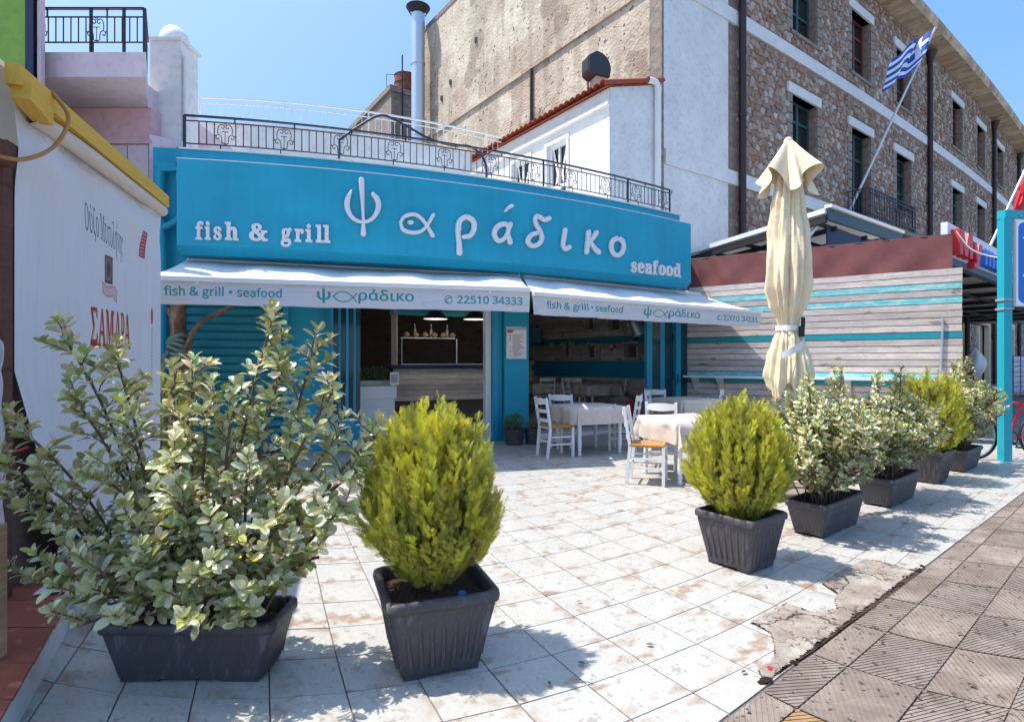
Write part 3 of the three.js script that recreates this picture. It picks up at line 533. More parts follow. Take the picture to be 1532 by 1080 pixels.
// ---------------------------------------------------------------- neighbours towards the tarpaulin side
{
  const t = thing('pink_building', 'pale pink house with a cantilevered roof balcony', 'building', [-7, 0, 9]);
  part(t, 'wall', prism(rect(-9.6, -5.69, 8.95, 13), 0, 5.44), M.plasterPink);
  part(t, 'balcony_slab', prism([[-9.6, 8], [-5.16, 8], [-5.74, 8.95], [-5.74, 13], [-9.6, 13]], 5.45, 5.80), M.lilac);
  part(t, 'ledge', prism(rect(-9.6, -5.66, 8.90, 8.949), 4.86, 4.92), M.plasterPink);
  for (const [x0, x1, y0, y1] of [[-6.62, -6.06, 4.02, 4.84], [-6.04, -5.72, 4.02, 4.84], [-6.62, -6.06, 3.2, 4.0], [-6.04, -5.72, 3.2, 4.0]]) part(t, 'wall_panel', prism(rect(x0, x1, 8.925, 8.949), y0, y1), M.lilac);
  part(t, 'buttress', prism([[-5.69, 8.9], [-5.30, 9.2], [-5.30, 9.7], [-5.69, 9.7]], 3.0, 5.0), M.lilac);
  const r = thing('balcony_railing', 'black wrought iron railing on the pink house balcony', 'railing', [-6.5, 5.8, 8.1]);
  const line = (u, d) => [u, 8.06 + d];
  railing(r, line, 0, -7.3, -5.22, [5.80, 5.97, 6.33, 6.45], 2);
  const side = (u, d) => [-5.22 + d, u];
  part(r, 'rail', bar(V(-5.22, 6.45, 8.06), V(-5.72, 6.45, 8.9), 0.045, 0.022), M.iron); part(r, 'rail', bar(V(-5.22, 6.33, 8.06), V(-5.72, 6.33, 8.9), 0.014), M.iron); part(r, 'rail', bar(V(-5.22, 5.97, 8.06), V(-5.72, 5.97, 8.9), 0.014), M.iron);
  for (let k = 1; k < 8; k++) part(r, 'baluster', bar(V(-5.22 - 0.0625 * k, 5.97, 8.06 + 0.105 * k), V(-5.22 - 0.0625 * k, 6.33, 8.06 + 0.105 * k), 0.012), M.iron);
  const c = thing('white_chimney', 'square white chimney with a domed cap beside the balcony', 'chimney', [-5.6, 4.6, 9.4]);
  part(c, 'shaft', prism(rect(-5.87, -5.37, 9.2, 9.7), 4.0, 6.64), M.white);
  part(c, 'cap_slab', prism(rect(-5.89, -5.33, 9.17, 9.73), 6.642, 6.69), M.white);
  part(c, 'dome', new THREE.SphereGeometry(0.24, 20, 8, 0, 7, 0, Math.PI / 2).scale(1, 1.35, 1).translate(-5.62, 6.69, -9.45), M.whitePaint);
  part(c, 'flashing_pipe', rod(V(-5.32, 4.6, 9.25), V(-5.32, 6.4, 9.25), 0.035), M.white);
}
{
  const t = thing('green_building', 'tall lime green building with a dark navy corner', 'building', [-8, 0, 8]);
  part(t, 'wall', prism([[-11, 7.6], [-6.49, 7.6], [-7.3, 8.5], [-11, 8.5]], 0, 7.6), M.green);
  part(t, 'corner_post', prism([[-6.488, 7.56], [-6.38, 7.56], [-6.5, 7.78], [-6.6, 7.78]], 0, 7.62), M.navy);
  part(t, 'edge_strip', prism([[-6.378, 7.62], [-6.33, 7.62], [-6.5, 7.9], [-6.55, 7.9]], 0, 7.6), M.lilac);
}
{
  const t = thing('blue_drainpipe', 'blue painted rainwater pipe with elbows on the wall beside the fascia', 'pipe', [-5.1, 3, 8.6]);
  const p = (x, y, z = 8.58) => V(x, y, z);
  part(t, 'downpipe', tube([p(-5.32, 4.38), p(-5.33, 4.0), p(-5.33, 3.6), p(-5.30, 3.42), p(-5.28, 2.4), p(-5.28, 0.1)], 0.062, 30, 10), M.blueWall);
  part(t, 'elbow', tube([p(-4.86, 4.1), p(-4.90, 3.86), p(-4.98, 3.66), p(-5.14, 3.52), p(-5.30, 3.46)], 0.058, 20, 10), M.blueWall);
  part(t, 'box_gutter', merge([bx(0.42, 0.12, 0.14, -5.14, 4.37, -8.60), bx(0.13, 0.28, 0.14, -4.99, 4.52, -8.60)]), M.blueWall);
  part(t, 'collar', merge([0.8, 1].map((k) => rod(p(-5.325, 3.55 + 0.08 * k), p(-5.325, 3.6 + 0.08 * k), 0.072))), M.blueWall);
}
// shop next door: step, post, canopy and the printed tarpaulin
const tarpA = [-2.765, 3.15], tarpB = [-3.35, 5.4];
{
  const s = thing('tiled_step', 'raised shop step with red clay tiles and chipped white riser', 'step', [-2.6, 0, 3]);
  const edge = [[-1.35, 1.1], [-1.75, 1.85], [-1.98, 2.28], [-2.39, 3.05], [-2.60, 3.45], [-3.36, 5.45]], back = edge.map(([x, z]) => [x - 3, z]);
  part(s, 'riser', prism([...edge, ...back.reverse()], -0.05, 0.145), M.white);
  const nose = (k) => [lerp(edge[Math.floor(k)][0], edge[Math.min(5, Math.floor(k) + 1)][0], k % 1), lerp(edge[Math.floor(k)][1], edge[Math.min(5, Math.floor(k) + 1)][1], k % 1)];
  const cuts = [0, 0.55, 1, 1.75, 2.2, 2.62, 3.05, 3.6, 4.1, 4.4];
  for (let i = 0; i < cuts.length - 1; i++) for (let r = 0; r < 3; r++) { const a = nose(cuts[i]), b = nose(cuts[i + 1]), w = 0.42; part(s, 'clay_tile', prism([[a[0] - r * w - 0.004 + 0.012 * (r === 0), a[1] + 0.004], [b[0] - r * w - 0.004 + 0.012 * (r === 0), b[1] - 0.004], [b[0] - (r + 1) * w + 0.004, b[1] - 0.004], [a[0] - (r + 1) * w + 0.004, a[1] + 0.004]], 0.146, 0.158, { o: [i * 0.3, r * 0.3] }), M.terracotta); }
}
T.tarp = drawn(1024, 1216, (c, w, h) => {
  c.fillStyle = '#d5d4da'; c.fillRect(0, 0, w, h);
  const r = seeded(8), X = (s) => s / 2.337 * w, Y = (y) => (2.9 - y) / 2.76 * h;
  for (let i = 0; i < 500; i++) { c.fillStyle = `rgba(${r() < 0.6 ? '170,166,172' : '232,231,236'},${0.04 + 0.05 * r()})`; const y = r() * h; c.fillRect(r() * w, y, 2 + r() * 7, 30 + r() * 260); }
  for (let i = 0; i < 160; i++) { c.fillStyle = `rgba(150,132,110,${0.05 + 0.07 * r()})`; const x = r() * w, q = 20 + r() * 90; c.fillRect(x, r() * 46, q, 4 + r() * 14); }
  const text = (s, s0, s1, y, hgt, font, col) => { c.font = font; c.fillStyle = col; const m = c.measureText(s).width; c.save(); c.translate(X(s0), Y(y)); c.scale((X(s1) - X(s0)) / m, hgt); c.fillText(s, 0, 0); c.restore(); };
  c.save(); c.translate(0, -40); c.transform(1, 0.14, 0, 1, 0, 0); text('Ούζο Μυτιλήνης', 0.85, 1.47, 2.40, 1.35, '88px serif', '#3c3a44'); c.restore();
  c.fillStyle = '#34303c'; c.fillRect(X(1.13), Y(2.24), X(0.135), Y(2.03) - Y(2.24)); c.fillStyle = '#8a6a68'; c.fillRect(X(1.15), Y(2.225), X(0.095), Y(2.05) - Y(2.225));
  c.fillStyle = '#4a3138'; c.beginPath(); c.ellipse(X(1.197), Y(2.14), X(0.03), 30, 0, 0, 7); c.fill();
  c.strokeStyle = '#b98f8a'; c.lineWidth = 6; c.fillStyle = '#cdb3b0'; c.beginPath(); c.moveTo(X(1.09), Y(2.03)); c.lineTo(X(1.16), Y(2.00)); c.lineTo(X(1.30), Y(2.02)); c.lineTo(X(1.34), Y(1.98)); c.lineTo(X(1.33), Y(1.90)); c.lineTo(X(1.27), Y(1.94)); c.lineTo(X(1.16), Y(1.93)); c.lineTo(X(1.10), Y(1.95)); c.closePath(); c.fill(); c.stroke();
  text('ΣΑΜΑΡΑ', 0.93, 1.65, 1.53, 1.45, 'bold 120px serif', '#c9a45a'); text('ΣΑΜΑΡΑ', 0.92, 1.64, 1.545, 1.45, 'bold 120px serif', '#9c2430');
  c.fillStyle = '#9a3040'; c.fillRect(X(1.83), Y(2.58), X(0.12), Y(2.35) - Y(2.58)); c.fillStyle = '#c88'; for (let k = 0; k < 7; k++) c.fillRect(X(1.85), Y(2.56 - k * 0.03), X(0.08), 5);
  c.fillStyle = '#b35548'; c.beginPath(); c.ellipse(X(2.10), Y(1.85), X(0.03), 34, 0, 0, 7); c.fill(); c.fillStyle = '#7d7480'; for (let k = 0; k < 16; k++) c.fillRect(X(2.09), Y(1.74 - k * 0.035), X(0.02), 9);
});
M.tarp = phys({ map: T.tarp, roughness: 0.6, bumpMap: T.crease, bumpScale: 0.004, transmission: 0.12 });
{
  const t = thing('printed_tarpaulin', 'white tarpaulin side curtain printed with Greek lettering, hanging from the yellow beam', 'tarpaulin', [-3, 0.15, 4]);
  const dx = tarpB[0] - tarpA[0], dz = tarpB[1] - tarpA[1], l = Math.hypot(dx, dz), n = [dz / l, -dx / l];
  part(t, 'curtain', sheet((a, b) => {
    const y = 0.16 + b * 2.74, lift = Math.max(0, 0.45 - b) * Math.max(0, 0.22 - a) * 3.0;
    const w = 0.007 * Math.sin(a * 15) * (0.4 + b) + 0.003 * Math.sin(a * 43 + 2 * b) + 0.03 * Math.exp(-(((b - 0.9) / 0.05) ** 2)) * (0.6 + Math.sin(a * 11)) + lift * 0.5;
    const q = a + lift * 0.42;
    return V(tarpA[0] + dx * q + n[0] * w, y, tarpA[1] + dz * q + n[1] * w);
  }, 90, 60), M.tarp);
  part(t, 'folded_hem', sheet((a, b) => V(-2.62 + 0.42 * a, 0.17 + 0.02 * Math.sin(b * 3) - (a > 0.7 ? (a - 0.7) * 0.5 : 0), 3.26 - 0.16 * b + 0.06 * a + 0.03 * Math.sin(a * 6)), 14, 8), M.awning);
  part(t, 'top_roll', tube([V(-2.76, 2.86, 3.25), V(-2.88, 2.86, 3.8), V(-3.07, 2.86, 4.5), V(-3.34, 2.88, 5.42)], 0.05, 30, 10), M.linen);
  const c = thing('shop_canopy', 'yellow timber beam and grey gutter of the neighbouring shop canopy', 'canopy', [-3.2, 2.9, 4]);
  part(c, 'yellow_beam', bar(V(-2.66, 2.98, 3.02), V(-3.34, 2.98, 5.46), 0.07, 0.11), M.yellow);
  part(c, 'beam_stub', bar(V(-2.64, 2.9, 3.05), V(-2.72, 2.86, 3.3), 0.09, 0.08), M.yellow);
  part(c, 'unseen_roof_sheet', prism([[-2.95, 0.6], [-2.74, 3.0], [-3.37, 5.46], [-7, 5.46], [-7, 0.6]], 3.045, 3.075), M.whitePaint);  // roof out of view, its edge placed to shade the step and shrub
  part(c, 'gutter', prism([[-2.62, 2.3], [-2.67, 2.95], [-2.82, 2.95], [-2.77, 2.3]], 2.62, 3.03), M.steel);
  part(c, 'rope', tube([V(-2.72, 3.04, 3.35), V(-2.66, 2.92, 3.4), V(-2.66, 2.7, 3.3), V(-2.68, 2.55, 3.1), V(-2.7, 2.52, 2.95)], 0.012, 30, 6), M.straw);
  const p = thing('shop_post', 'reddish brown timber post and crossbeam at the tarpaulin edge', 'post', [-2.75, 0.158, 3.1]);
  part(p, 'upright', prism([[-2.82, 3.06], [-2.745, 3.06], [-2.755, 3.13], [-2.83, 3.13]], 0.16, 2.6), M.brownWood);
  part(p, 'crossbeam', bar(V(-2.74, 2.56, 3.08), V(-2.7, 2.56, 2.2), 0.09, 0.12), M.brownWood);
  part(p, 'inner_wall', prism([[-3.2, 3.3], [-2.85, 3.2], [-3.5, 5.4], [-3.9, 5.4]], 0.158, 2.7), M.timber);
  const w = thing('plastic_roll', 'upright roll wrapped in clear wrinkled plastic beside the timber post', 'roll', [-2.72, 0.158, 2.93]);
  part(w, 'wrap', sheet((a, b) => { const th = a * 6.283, r = 0.085 + 0.008 * Math.sin(th * 5 + b * 9) + 0.006 * Math.sin(b * 40 + th * 3) - (b > 0.95 ? (b - 0.95) * 1.3 : 0); return V(-2.745 + r * Math.cos(th), 0.16 + b * 1.47, 2.93 + r * Math.sin(th)); }, 40, 50), M.plastic);
  part(w, 'core', rod(V(-2.745, 0.16, 2.93), V(-2.745, 1.55, 2.93), 0.06), M.whitePaint);
  const k = thing('tan_board', 'tan wooden board end standing on the red clay step', 'board', [-2.3, 0.158, 2.46]);
  part(k, 'plank', prism([[-2.7, 2.43], [-2.215, 2.43], [-2.215, 2.49], [-2.7, 2.49]], 0.16, 0.74), std({ map: T.grey, color: lin(0.95, 0.66, 0.42) }));
  const s = thing('red_string', 'thin red string tied across the tarpaulin', 'string', [-2.6, 0.5, 3.1]);
  part(s, 'cord', tube([V(-2.45, 0.60, 2.98), V(-2.50, 0.56, 3.05), V(-2.40, 0.62, 3.1), V(-2.30, 0.72, 3.1), V(-2.1, 0.95, 3.15)], 0.007, 24, 5), M.red);
  part(s, 'cord', tube([V(-2.63, 1.01, 2.92), V(-2.60, 0.98, 2.95), V(-2.53, 1.0, 2.97)], 0.007, 12, 5), M.red);
}

// ---------------------------------------------------------------- plank wall and what stands over it
const wA = [3.93, 12.88], wB = [7.96, 10.02], wl = Math.hypot(wB[0] - wA[0], wB[1] - wA[1]);
const wAt = (s, d = 0) => [wA[0] + (wB[0] - wA[0]) * s / wl + (wA[1] - wB[1]) / wl * d, wA[1] + (wB[1] - wA[1]) * s / wl + (wB[0] - wA[0]) / wl * d];
{
  R = seeded(21);
  const t = thing('plank_wall', 'weathered grey plank wall with turquoise boards beside the terrace', 'wall', [6, 0, 11.4]);
  part(t, 'backing', board(wAt(0), wAt(wl - 0.03), 0.08, 0, 3.06, 0.045), M.timber);
  const H = 0.1255, kinds = { 2: 'aqua', 4: 'aqua', 9: 'teal', 15: 'aqua' };
  for (let k = 0; k < 24; k++) {
    const y1 = 3.10 - k * H, y0 = y1 - H + 0.013, m = kinds[k] ? M[kinds[k]] : M.grey[[0, 0, 0, 1, 0, 3, 1, 3, 0, 0, 1, 0, 0, 1, 3, 2][k % 16] ?? 0], th = rnd(0.022, 0.028);
    part(t, 'plank', board(wAt(rnd(0, 0.01)), wAt(wl - rnd(0, 0.012)), 0.03 - (0.028 - th), y0, y1, 0.028 - th, [rnd(0, 9), rnd(0, 3)]), m);
    part(t, 'nails', merge([0.55, 2.6, 3.45, 4.72].map((s) => rod(V(...(() => { const p = wAt(s, -0.003); return [p[0], (y0 + y1) / 2 + 0.02, p[1]]; })()), V(...(() => { const p = wAt(s, 0.02); return [p[0], (y0 + y1) / 2 + 0.02, p[1]]; })()), 0.006, 0.006, 5))), M.timber).userData.kind = 'stuff';
  }
  const s = thing('wall_shelf', 'white wall shelf on curved brackets along the plank wall', 'shelf', [5.5, 1.1, 11.5]);
  part(s, 'shelf_board', board(wAt(0.05), wAt(4.55), 0.30, 1.085, 1.13, -0.30), M.whitePaint);
  part(s, 'shelf_rail', board(wAt(0.05), wAt(4.55), 0.02, 0.99, 1.082, -0.022), M.teal);
  for (const q of [0.32, 0.85, 3.25, 4.4]) {
    const sh = new THREE.Shape(); sh.moveTo(0, 0); sh.lineTo(0.26, 0); sh.bezierCurveTo(0.25, -0.12, 0.06, -0.06, 0.07, -0.30); sh.lineTo(0, -0.32); sh.closePath();
    const g = new THREE.ExtrudeGeometry(sh, { depth: 0.10, bevelEnabled: false }), p = wAt(q, -0.002), m = lpart(s, 'bracket', g, M.grey[0]);
    m.position.copy(V(p[0], 1.083, p[1])).sub(s.position); m.rotation.y = Math.atan2(wB[0] - wA[0], wB[1] - wA[1]) + Math.PI + 0.02;
    m.rotation.y = Math.atan2(-(wB[0] - wA[0]), -(wA[1] - wB[1]));
  }
  const st = thing('grey_prop', 'slim grey metal strip leaning upright against the plank wall', 'strip', [7.6, 0, 10.2]);
  part(st, 'strip', bar(V(...(() => { const p = wAt(4.62, -0.03); return [p[0], 0.9, p[1]]; })()), V(...(() => { const p = wAt(4.66, -0.03); return [p[0], 2.25, p[1]]; })()), 0.035, 0.02), M.steel);
}
{
  const t = thing('burgundy_tarpaulin', 'burgundy tarpaulin stretched in a band above the plank wall', 'tarpaulin', [6, 3.1, 11.5]);
  part(t, 'sheet', sheet((a, b) => { const p = wAt(0.05 + a * 4.75, 0.08 + 0.016 * Math.sin(a * 23 + b * 2) * (1 - b) + 0.010 * Math.sin(a * 61 + 3 * b) + 0.012 * Math.sin(a * 37 - b * 5) * (1 - b) + 0.008 * Math.sin(a * 90 + b * 7) * Math.sin(a * 9) - 0.02 * Math.exp(-(((a - 0.42 + 0.1 * b) / 0.05) ** 2))); return V(p[0], 3.06 + b * (0.70 - 0.03 * a) - 0.012 * Math.sin(a * 40) * b, p[1]); }, 90, 12, 4.75, 0.7), M.burgundy);
  part(t, 'return_panel', board(wAt(0.05, 0.08), fac(3.85, 0.2), 0.02, 3.05, 3.74), M.burgundy);
  part(t, 'frame_tube', rod(V(...(() => { const p = wAt(0.05, 0.11); return [p[0], 3.75, p[1]]; })()), V(...(() => { const p = wAt(4.8, 0.11); return [p[0], 3.71, p[1]]; })()), 0.025), M.black);
}
{ // pitched canopy behind the burgundy band
  const t = thing('terrace_canopy', 'white roofed terrace canopy on dark steel frames behind the burgundy band', 'canopy', [6.3, 3.2, 12]);
  const A = V(6.29, 4.45, 11.36), B = V(4.35, 4.12, 14.2), C = V(9.4, 4.45, 13.7), D = V(7.2, 4.4, 16.2);
  part(t, 'unseen_roof_sheet', merge([sheet((a, b) => B.clone().lerp(A, a).lerp(D.clone().lerp(C, a), b).add(new THREE.Vector3(0, 0.05, 0)), 8, 8, 4, 4)]), M.awning);
  part(t, 'edge_cover', bar(B.clone().add(V(0, 0.0, 0)), A, 0.12, 0.10), M.whitePaint);
  part(t, 'fascia_board', bar(A.clone().add(V(0.02, -0.06, 0)), C.clone().add(V(0, -0.06, 0)), 0.05, 0.24), std({ color: lin(0.012, 0.05, 0.065), roughness: 0.5 }));
  part(t, 'fascia_cap', bar(A.clone().add(V(0.04, 0.1, 0)), C.clone().add(V(0, 0.1, 0)), 0.14, 0.06), M.whitePaint);
  for (let k = 0; k < 5; k++) { const p = B.clone().lerp(A, k / 4.2), q = D.clone().lerp(C, k / 4.2); p.y -= 0.2; q.y -= 0.35; part(t, 'rafter', bar(p, q, 0.06, 0.07), M.black); }
  for (const k of [0.12, 0.5]) { const p = B.clone().lerp(D, k), q = A.clone().lerp(C, k); p.y -= 0.28; q.y -= 0.28; part(t, 'purlin', bar(p, q, 0.06, 0.1), M.black); }
  part(t, 'side_beam', bar(B.clone().add(V(0, -0.16, 0)), A.clone().add(V(0, -0.16, 0)), 0.07, 0.14), M.black);
  part(t, 'prop', rod(V(5.95, 3.72, 11.75), V(6.3, 4.3, 11.6), 0.035), M.steel);
  part(t, 'dark_curtain', board([6.45, 11.6], [9.1, 13.6], 0.03, 3.5, 4.2), std({ color: lin(0.022, 0.048, 0.105) }));
}
// shop canopy with big block letters down the street
const mD = [0.773, 0.634], mAt = (t, d = 0) => [7.92 + mD[0] * t - mD[1] * d, 10.32 + mD[1] * t + mD[0] * d];
{
  const t = thing('market_canopy', 'flat street canopy with white letter board and dark steel frame', 'canopy', [9, 3.3, 11.5]);
  part(t, 'letter_board', board(mAt(0), mAt(14), 0.10, 3.36, 3.98), M.whitePaint);
  part(t, 'lower_fascia', board(mAt(0), mAt(14), 0.14, 3.22, 3.355, -0.02), std({ color: lin(0.09, 0.13, 0.17) }));
  part(t, 'unseen_roof_sheet', prism([mAt(0, 0.11), mAt(26, 0.11), mAt(26, 6.0), mAt(0, 6.0)], 3.42, 3.45), std({ map: T.lime, color: lin(0.85, 0.76, 0.68) }));
  for (let k = 0; k < 9; k++) part(t, 'joist', bar(V(mAt(k * 2.6 + 0.3, 0.2)[0], 3.34, mAt(k * 2.6 + 0.3, 0.2)[1]), V(mAt(k * 2.6 + 0.3, 5.9)[0], 3.34, mAt(k * 2.6 + 0.3, 5.9)[1]), 0.07, 0.12), M.black);
  for (const d of [1.2, 2.6, 4.2]) part(t, 'purlin', bar(V(mAt(0.1, d)[0], 3.26, mAt(0.1, d)[1]), V(mAt(25, d)[0], 3.26, mAt(25, d)[1]), 0.05, 0.06), M.black);
  for (const s of [2.5, 7.5, 12.5, 17.5]) part(t, 'column', bar(V(mAt(s, 3.4)[0], -0.03, mAt(s, 3.4)[1]), V(mAt(s, 3.4)[0], 3.3, mAt(s, 3.4)[1]), 0.12), M.black);
  const put = (s, x0, sx, size, y, mat) => {
    let x = x0; for (const ch of s) {
      const g = new TextGeometry(ch, { font: sans, size, depth: 0.13, curveSegments: 4, bevelEnabled: true, bevelSize: 0.012, bevelThickness: 0.01, bevelSegments: 1 }); g.computeBoundingBox();
      const w = (g.boundingBox.max.x - g.boundingBox.min.x) * sx; g.translate(-g.boundingBox.min.x, 0, 0); g.scale(sx, 1, 1);
      const m = lpart(t, 'block_letter', g, mat), p = mAt(x, -0.002); m.position.copy(V(p[0], y, p[1])).sub(t.position); m.rotation.y = Math.atan2(mD[1], mD[0]); x += w + 0.06;
    }
  };
  put('My', 0.22, 1.95, 0.44, 3.42, M.red); put('market', 2.12, 1.75, 0.40, 3.42, M.marketBlue);
  part(t, 'cable', tube([V(7.98, 3.78, 10.2), V(8.2, 3.42, 10.1), V(8.5, 3.25, 9.9), V(8.3, 3.25, 9.4), V(7.9, 3.42, 8.7), V(7.3, 3.55, 8.15)], 0.012, 40, 6), M.whitePaint);
}

// ---------------------------------------------------------------- the old stone building
{
  R = seeded(31);
  const t = thing('stone_building', 'long two storey rubble stone building with white bands and lintels', 'building', [7, 0, 18]);
  const up = [9.65, 13.33, 16.94, 23.26, 27.13, 31.14, 37.6, 42].map((u) => [u, u + 1.38, 12.83, 15.3, 'window']);
  const low = [9.65, 13.33, 16.94, 23.26, 27.13, 31.14, 37.6, 42].map((u, k) => [u, u + 1.38, k === 1 ? 7.1 : 8.15, 10.65, 'window']);
  const doors = [[23.0, 25.2, 0, 4.0, 'door'], [27.3, 29.6, 0, 4.0, 'door'], [33.2, 35.6, 0, 4.0, 'door']];
  const holes = [...up, ...low, ...doors], inHole = (u, y, m = 0) => holes.some(([a, b, c, d]) => u > a - m && u < b + m && y > c - m && y < d + m);
  const us = [7.0, ...holes.flatMap(([a, b]) => [a, b]), 20, 46].filter((v, i, A) => A.indexOf(v) === i).sort((a, b) => a - b), ys = [0, 4.0, 7.1, 8.15, 10.65, 12.83, 15.3, 16.54];
  const blocks = [];
  for (let i = 0; i < us.length - 1; i++) for (let j = 0; j < ys.length - 1; j++) if (!inHole((us[i] + us[i + 1]) / 2, (ys[j] + ys[j + 1]) / 2)) blocks.push(sweep(sto, us[i], us[i + 1], 1, [[0, ys[j]], [0, ys[j + 1]], [0.4, ys[j + 1]], [0.4, ys[j]]]));
  part(t, 'wall', merge(blocks), std({ map: T.concrete, color: lin(0.88, 0.72, 0.63), roughness: 0.95 }));
  part(t, 'plaster_front', sweep(sto, 4.11, 6.62, 2, [[0, 0], [0, 16.54], [0.4, 16.54], [0.4, 0]]), M.white);
  part(t, 'cement_strip', sweep(sto, 6.625, 6.995, 1, [[0.03, 0], [0.03, 16.54], [0.4, 16.54], [0.4, 0]]), M.cement);
  part(t, 'core', prism([sto(4.3, 0.5), sto(20, 0.5), sto(46, 0.5), sto(46, 9), sto(14, 9), [-4.0, 27.0]], 0, 16.5), M.timber);
  for (const [y0, y1] of [[6.88, 7.30], [11.85, 12.28]]) { part(t, 'white_band', sweep(sto, 7.03, 46, 18, [[-0.06, y0], [-0.06, y1], [0.05, y1], [0.05, y0]]), M.white); part(t, 'white_band', sweep(sto, 4.2, 6.98, 2, [[-0.05, y0], [-0.05, y1], [0.05, y1], [0.05, y0]]), M.white); }
  part(t, 'eave', sweep(sto, 3.9, 46, 18, [[-0.85, 16.543], [-0.95, 16.75], [-0.95, 16.95], [0.4, 16.95], [0.4, 16.543]]), M.soffit);
  for (const [a, b, c, d, kind] of holes) {
    if (kind === 'door') { part(t, 'door_surround', merge([sweep(sto, a, a + 0.22, 1, [[-0.05, c], [-0.05, d], [0.2, d], [0.2, c]]), sweep(sto, b - 0.22, b, 1, [[-0.05, c], [-0.05, d], [0.2, d], [0.2, c]]), sweep(sto, a + 0.23, b - 0.23, 1, [[-0.05, d - 0.4], [-0.05, d], [0.2, d], [0.2, d - 0.4]])]), std({ map: T.lime, color: lin(0.95, 0.82, 0.55) })); part(t, 'door_panel', sweep(sto, a, b, 1, [[0.3, c], [0.3, d], [0.34, d], [0.34, c]]), std({ map: T.lime, color: lin(0.6, 0.5, 0.34) })); continue; }
    const shade = a > 12 && c > 12 ? M.redFrame : M.greenFrame, w = thingWindow(t, a, b, c, d, shade);
    part(t, 'lintel', sweep(sto, a - 0.26, b + 0.22, 1, [[-0.075, d], [-0.075, d + 0.34], [0.395, d + 0.34], [0.395, d]]), M.white);
    if (c !== 7.1) part(t, 'sill', sweep(sto, a - 0.1, b + 0.1, 1, [[-0.08, c - 0.12], [-0.08, c - 0.003], [0.39, c - 0.003], [0.39, c - 0.12]]), M.cement);
    for (const u of [a - 0.30, b + 0.02]) for (let y = c; y < d - 0.2; y += 0.36) part(t, 'quoin', sweep(sto, u, u + 0.28, 1, [[-0.045, y + 0.02], [-0.045, y + 0.34], [0.1, y + 0.34], [0.1, y + 0.02]]), M.cement);
  }
  function thingWindow(t, a, b, c, d, m) {
    const f = part(t, 'window', merge([sweep(sto, a, a + 0.09, 1, [[0.26, c], [0.26, d], [0.34, d], [0.34, c]]), sweep(sto, b - 0.09, b, 1, [[0.26, c], [0.26, d], [0.34, d], [0.34, c]]), sweep(sto, (a + b) / 2 - 0.05, (a + b) / 2 + 0.05, 1, [[0.255, c], [0.255, d], [0.34, d], [0.34, c]]),
      ...[c, c + (d - c) * 0.36, c + (d - c) * 0.70, d - 0.1].map((y) => sweep(sto, a + 0.09, b - 0.09, 1, [[0.265, y], [0.265, y + 0.09], [0.335, y + 0.09], [0.335, y]]))]), m);
    part(f, 'pane', sweep(sto, a + 0.05, b - 0.05, 1, [[0.31, c], [0.31, d], [0.32, d], [0.32, c]]), M.glassDark); return f;
  }
  // rubble: 300 nearest stones each a part, the rest one mass
  const unit = (k) => { const r = seeded(500 + k), n = 5 + (k % 3), P = Array.from({ length: n }, (_, i) => { const a = (i + 0.5 + (r() - 0.5) * 0.6) / n * 6.283, q = 0.38 + r() * 0.22; return [Math.cos(a) * q * 1.02, Math.sin(a) * q]; }), g = new Tris(), c = new THREE.Vector3(0, 0, 0.9); const lo = P.map(([x, y]) => new THREE.Vector3(x, y, -0.3)), hi = P.map(([x, y]) => new THREE.Vector3(x * 0.92, y * 0.92, 0.7 + (r() - 0.5) * 0.6)); for (let i = 0; i < n; i++) { const j = (i + 1) % n; g.tri(lo[i], lo[j], hi[j], [P[i][0], P[i][1]], [P[j][0], P[j][1]], [P[j][0] * 0.86, P[j][1] * 0.86]).tri(lo[i], hi[j], hi[i], P[i], P[j], P[i]).tri(hi[i], hi[j], c, P[i], P[j], [0, 0]); } return g.geo(); };
  const units = Array.from({ length: 10 }, (_, k) => unit(k));
  const tones = [[0.56, 0.40, 0.30], [0.63, 0.48, 0.38], [0.48, 0.33, 0.24], [0.69, 0.55, 0.45], [0.44, 0.31, 0.24], [0.53, 0.27, 0.17], [0.60, 0.41, 0.30], [0.77, 0.66, 0.57]];
  const mats = tones.map((c) => std({ map: T.stone, color: lin(...c), roughness: 0.92 })), rest = [], big = [];
  for (let y = 2.4, row = 0; y < 16.5; y += 0.205, row++) for (let u = 7.12 + (row % 2) * 0.11; u < 44; u += 0.225) {
    const uu = u + rnd(-0.05, 0.05), yy = y + rnd(-0.05, 0.05), k = Math.floor(rnd(0, 10)), c = Math.floor(rnd(0, 8)), sx = rnd(0.22, 0.42), sy = rnd(0.17, 0.31), rot = rnd(-0.4, 0.4), dep = rnd(0.02, 0.065);
    if (inHole(uu, yy, 0.17) || (yy > 6.78 && yy < 7.4) || (yy > 11.75 && yy < 12.38) || yy > 16.4) continue;
    if (holes.some(([a, b, , d, q]) => q === 'window' && uu > a - 0.4 && uu < b + 0.36 && yy > d - 0.05 && yy < d + 0.44)) continue;
    const [x, z] = sto(uu, 0), turn = Math.atan(0.72 + 0.00496 * (uu - 7.14));
    const mtx = new THREE.Matrix4().compose(V(x, yy, z), new THREE.Quaternion().setFromEuler(new THREE.Euler(0, turn, rot, 'YXZ')), new THREE.Vector3(sx, sy, dep));
    (uu < 13 && yy > 7.3 ? big : rest).push([uu, k, c, mtx]);
  }
  big.sort((a, b) => a[0] - b[0]);
  rest.push(...big.splice(300));
  for (const [, k, c, m] of big) { const o = lpart(t, 'stone', units[k], mats[c]); o.applyMatrix4(m); o.position.sub(t.position); }
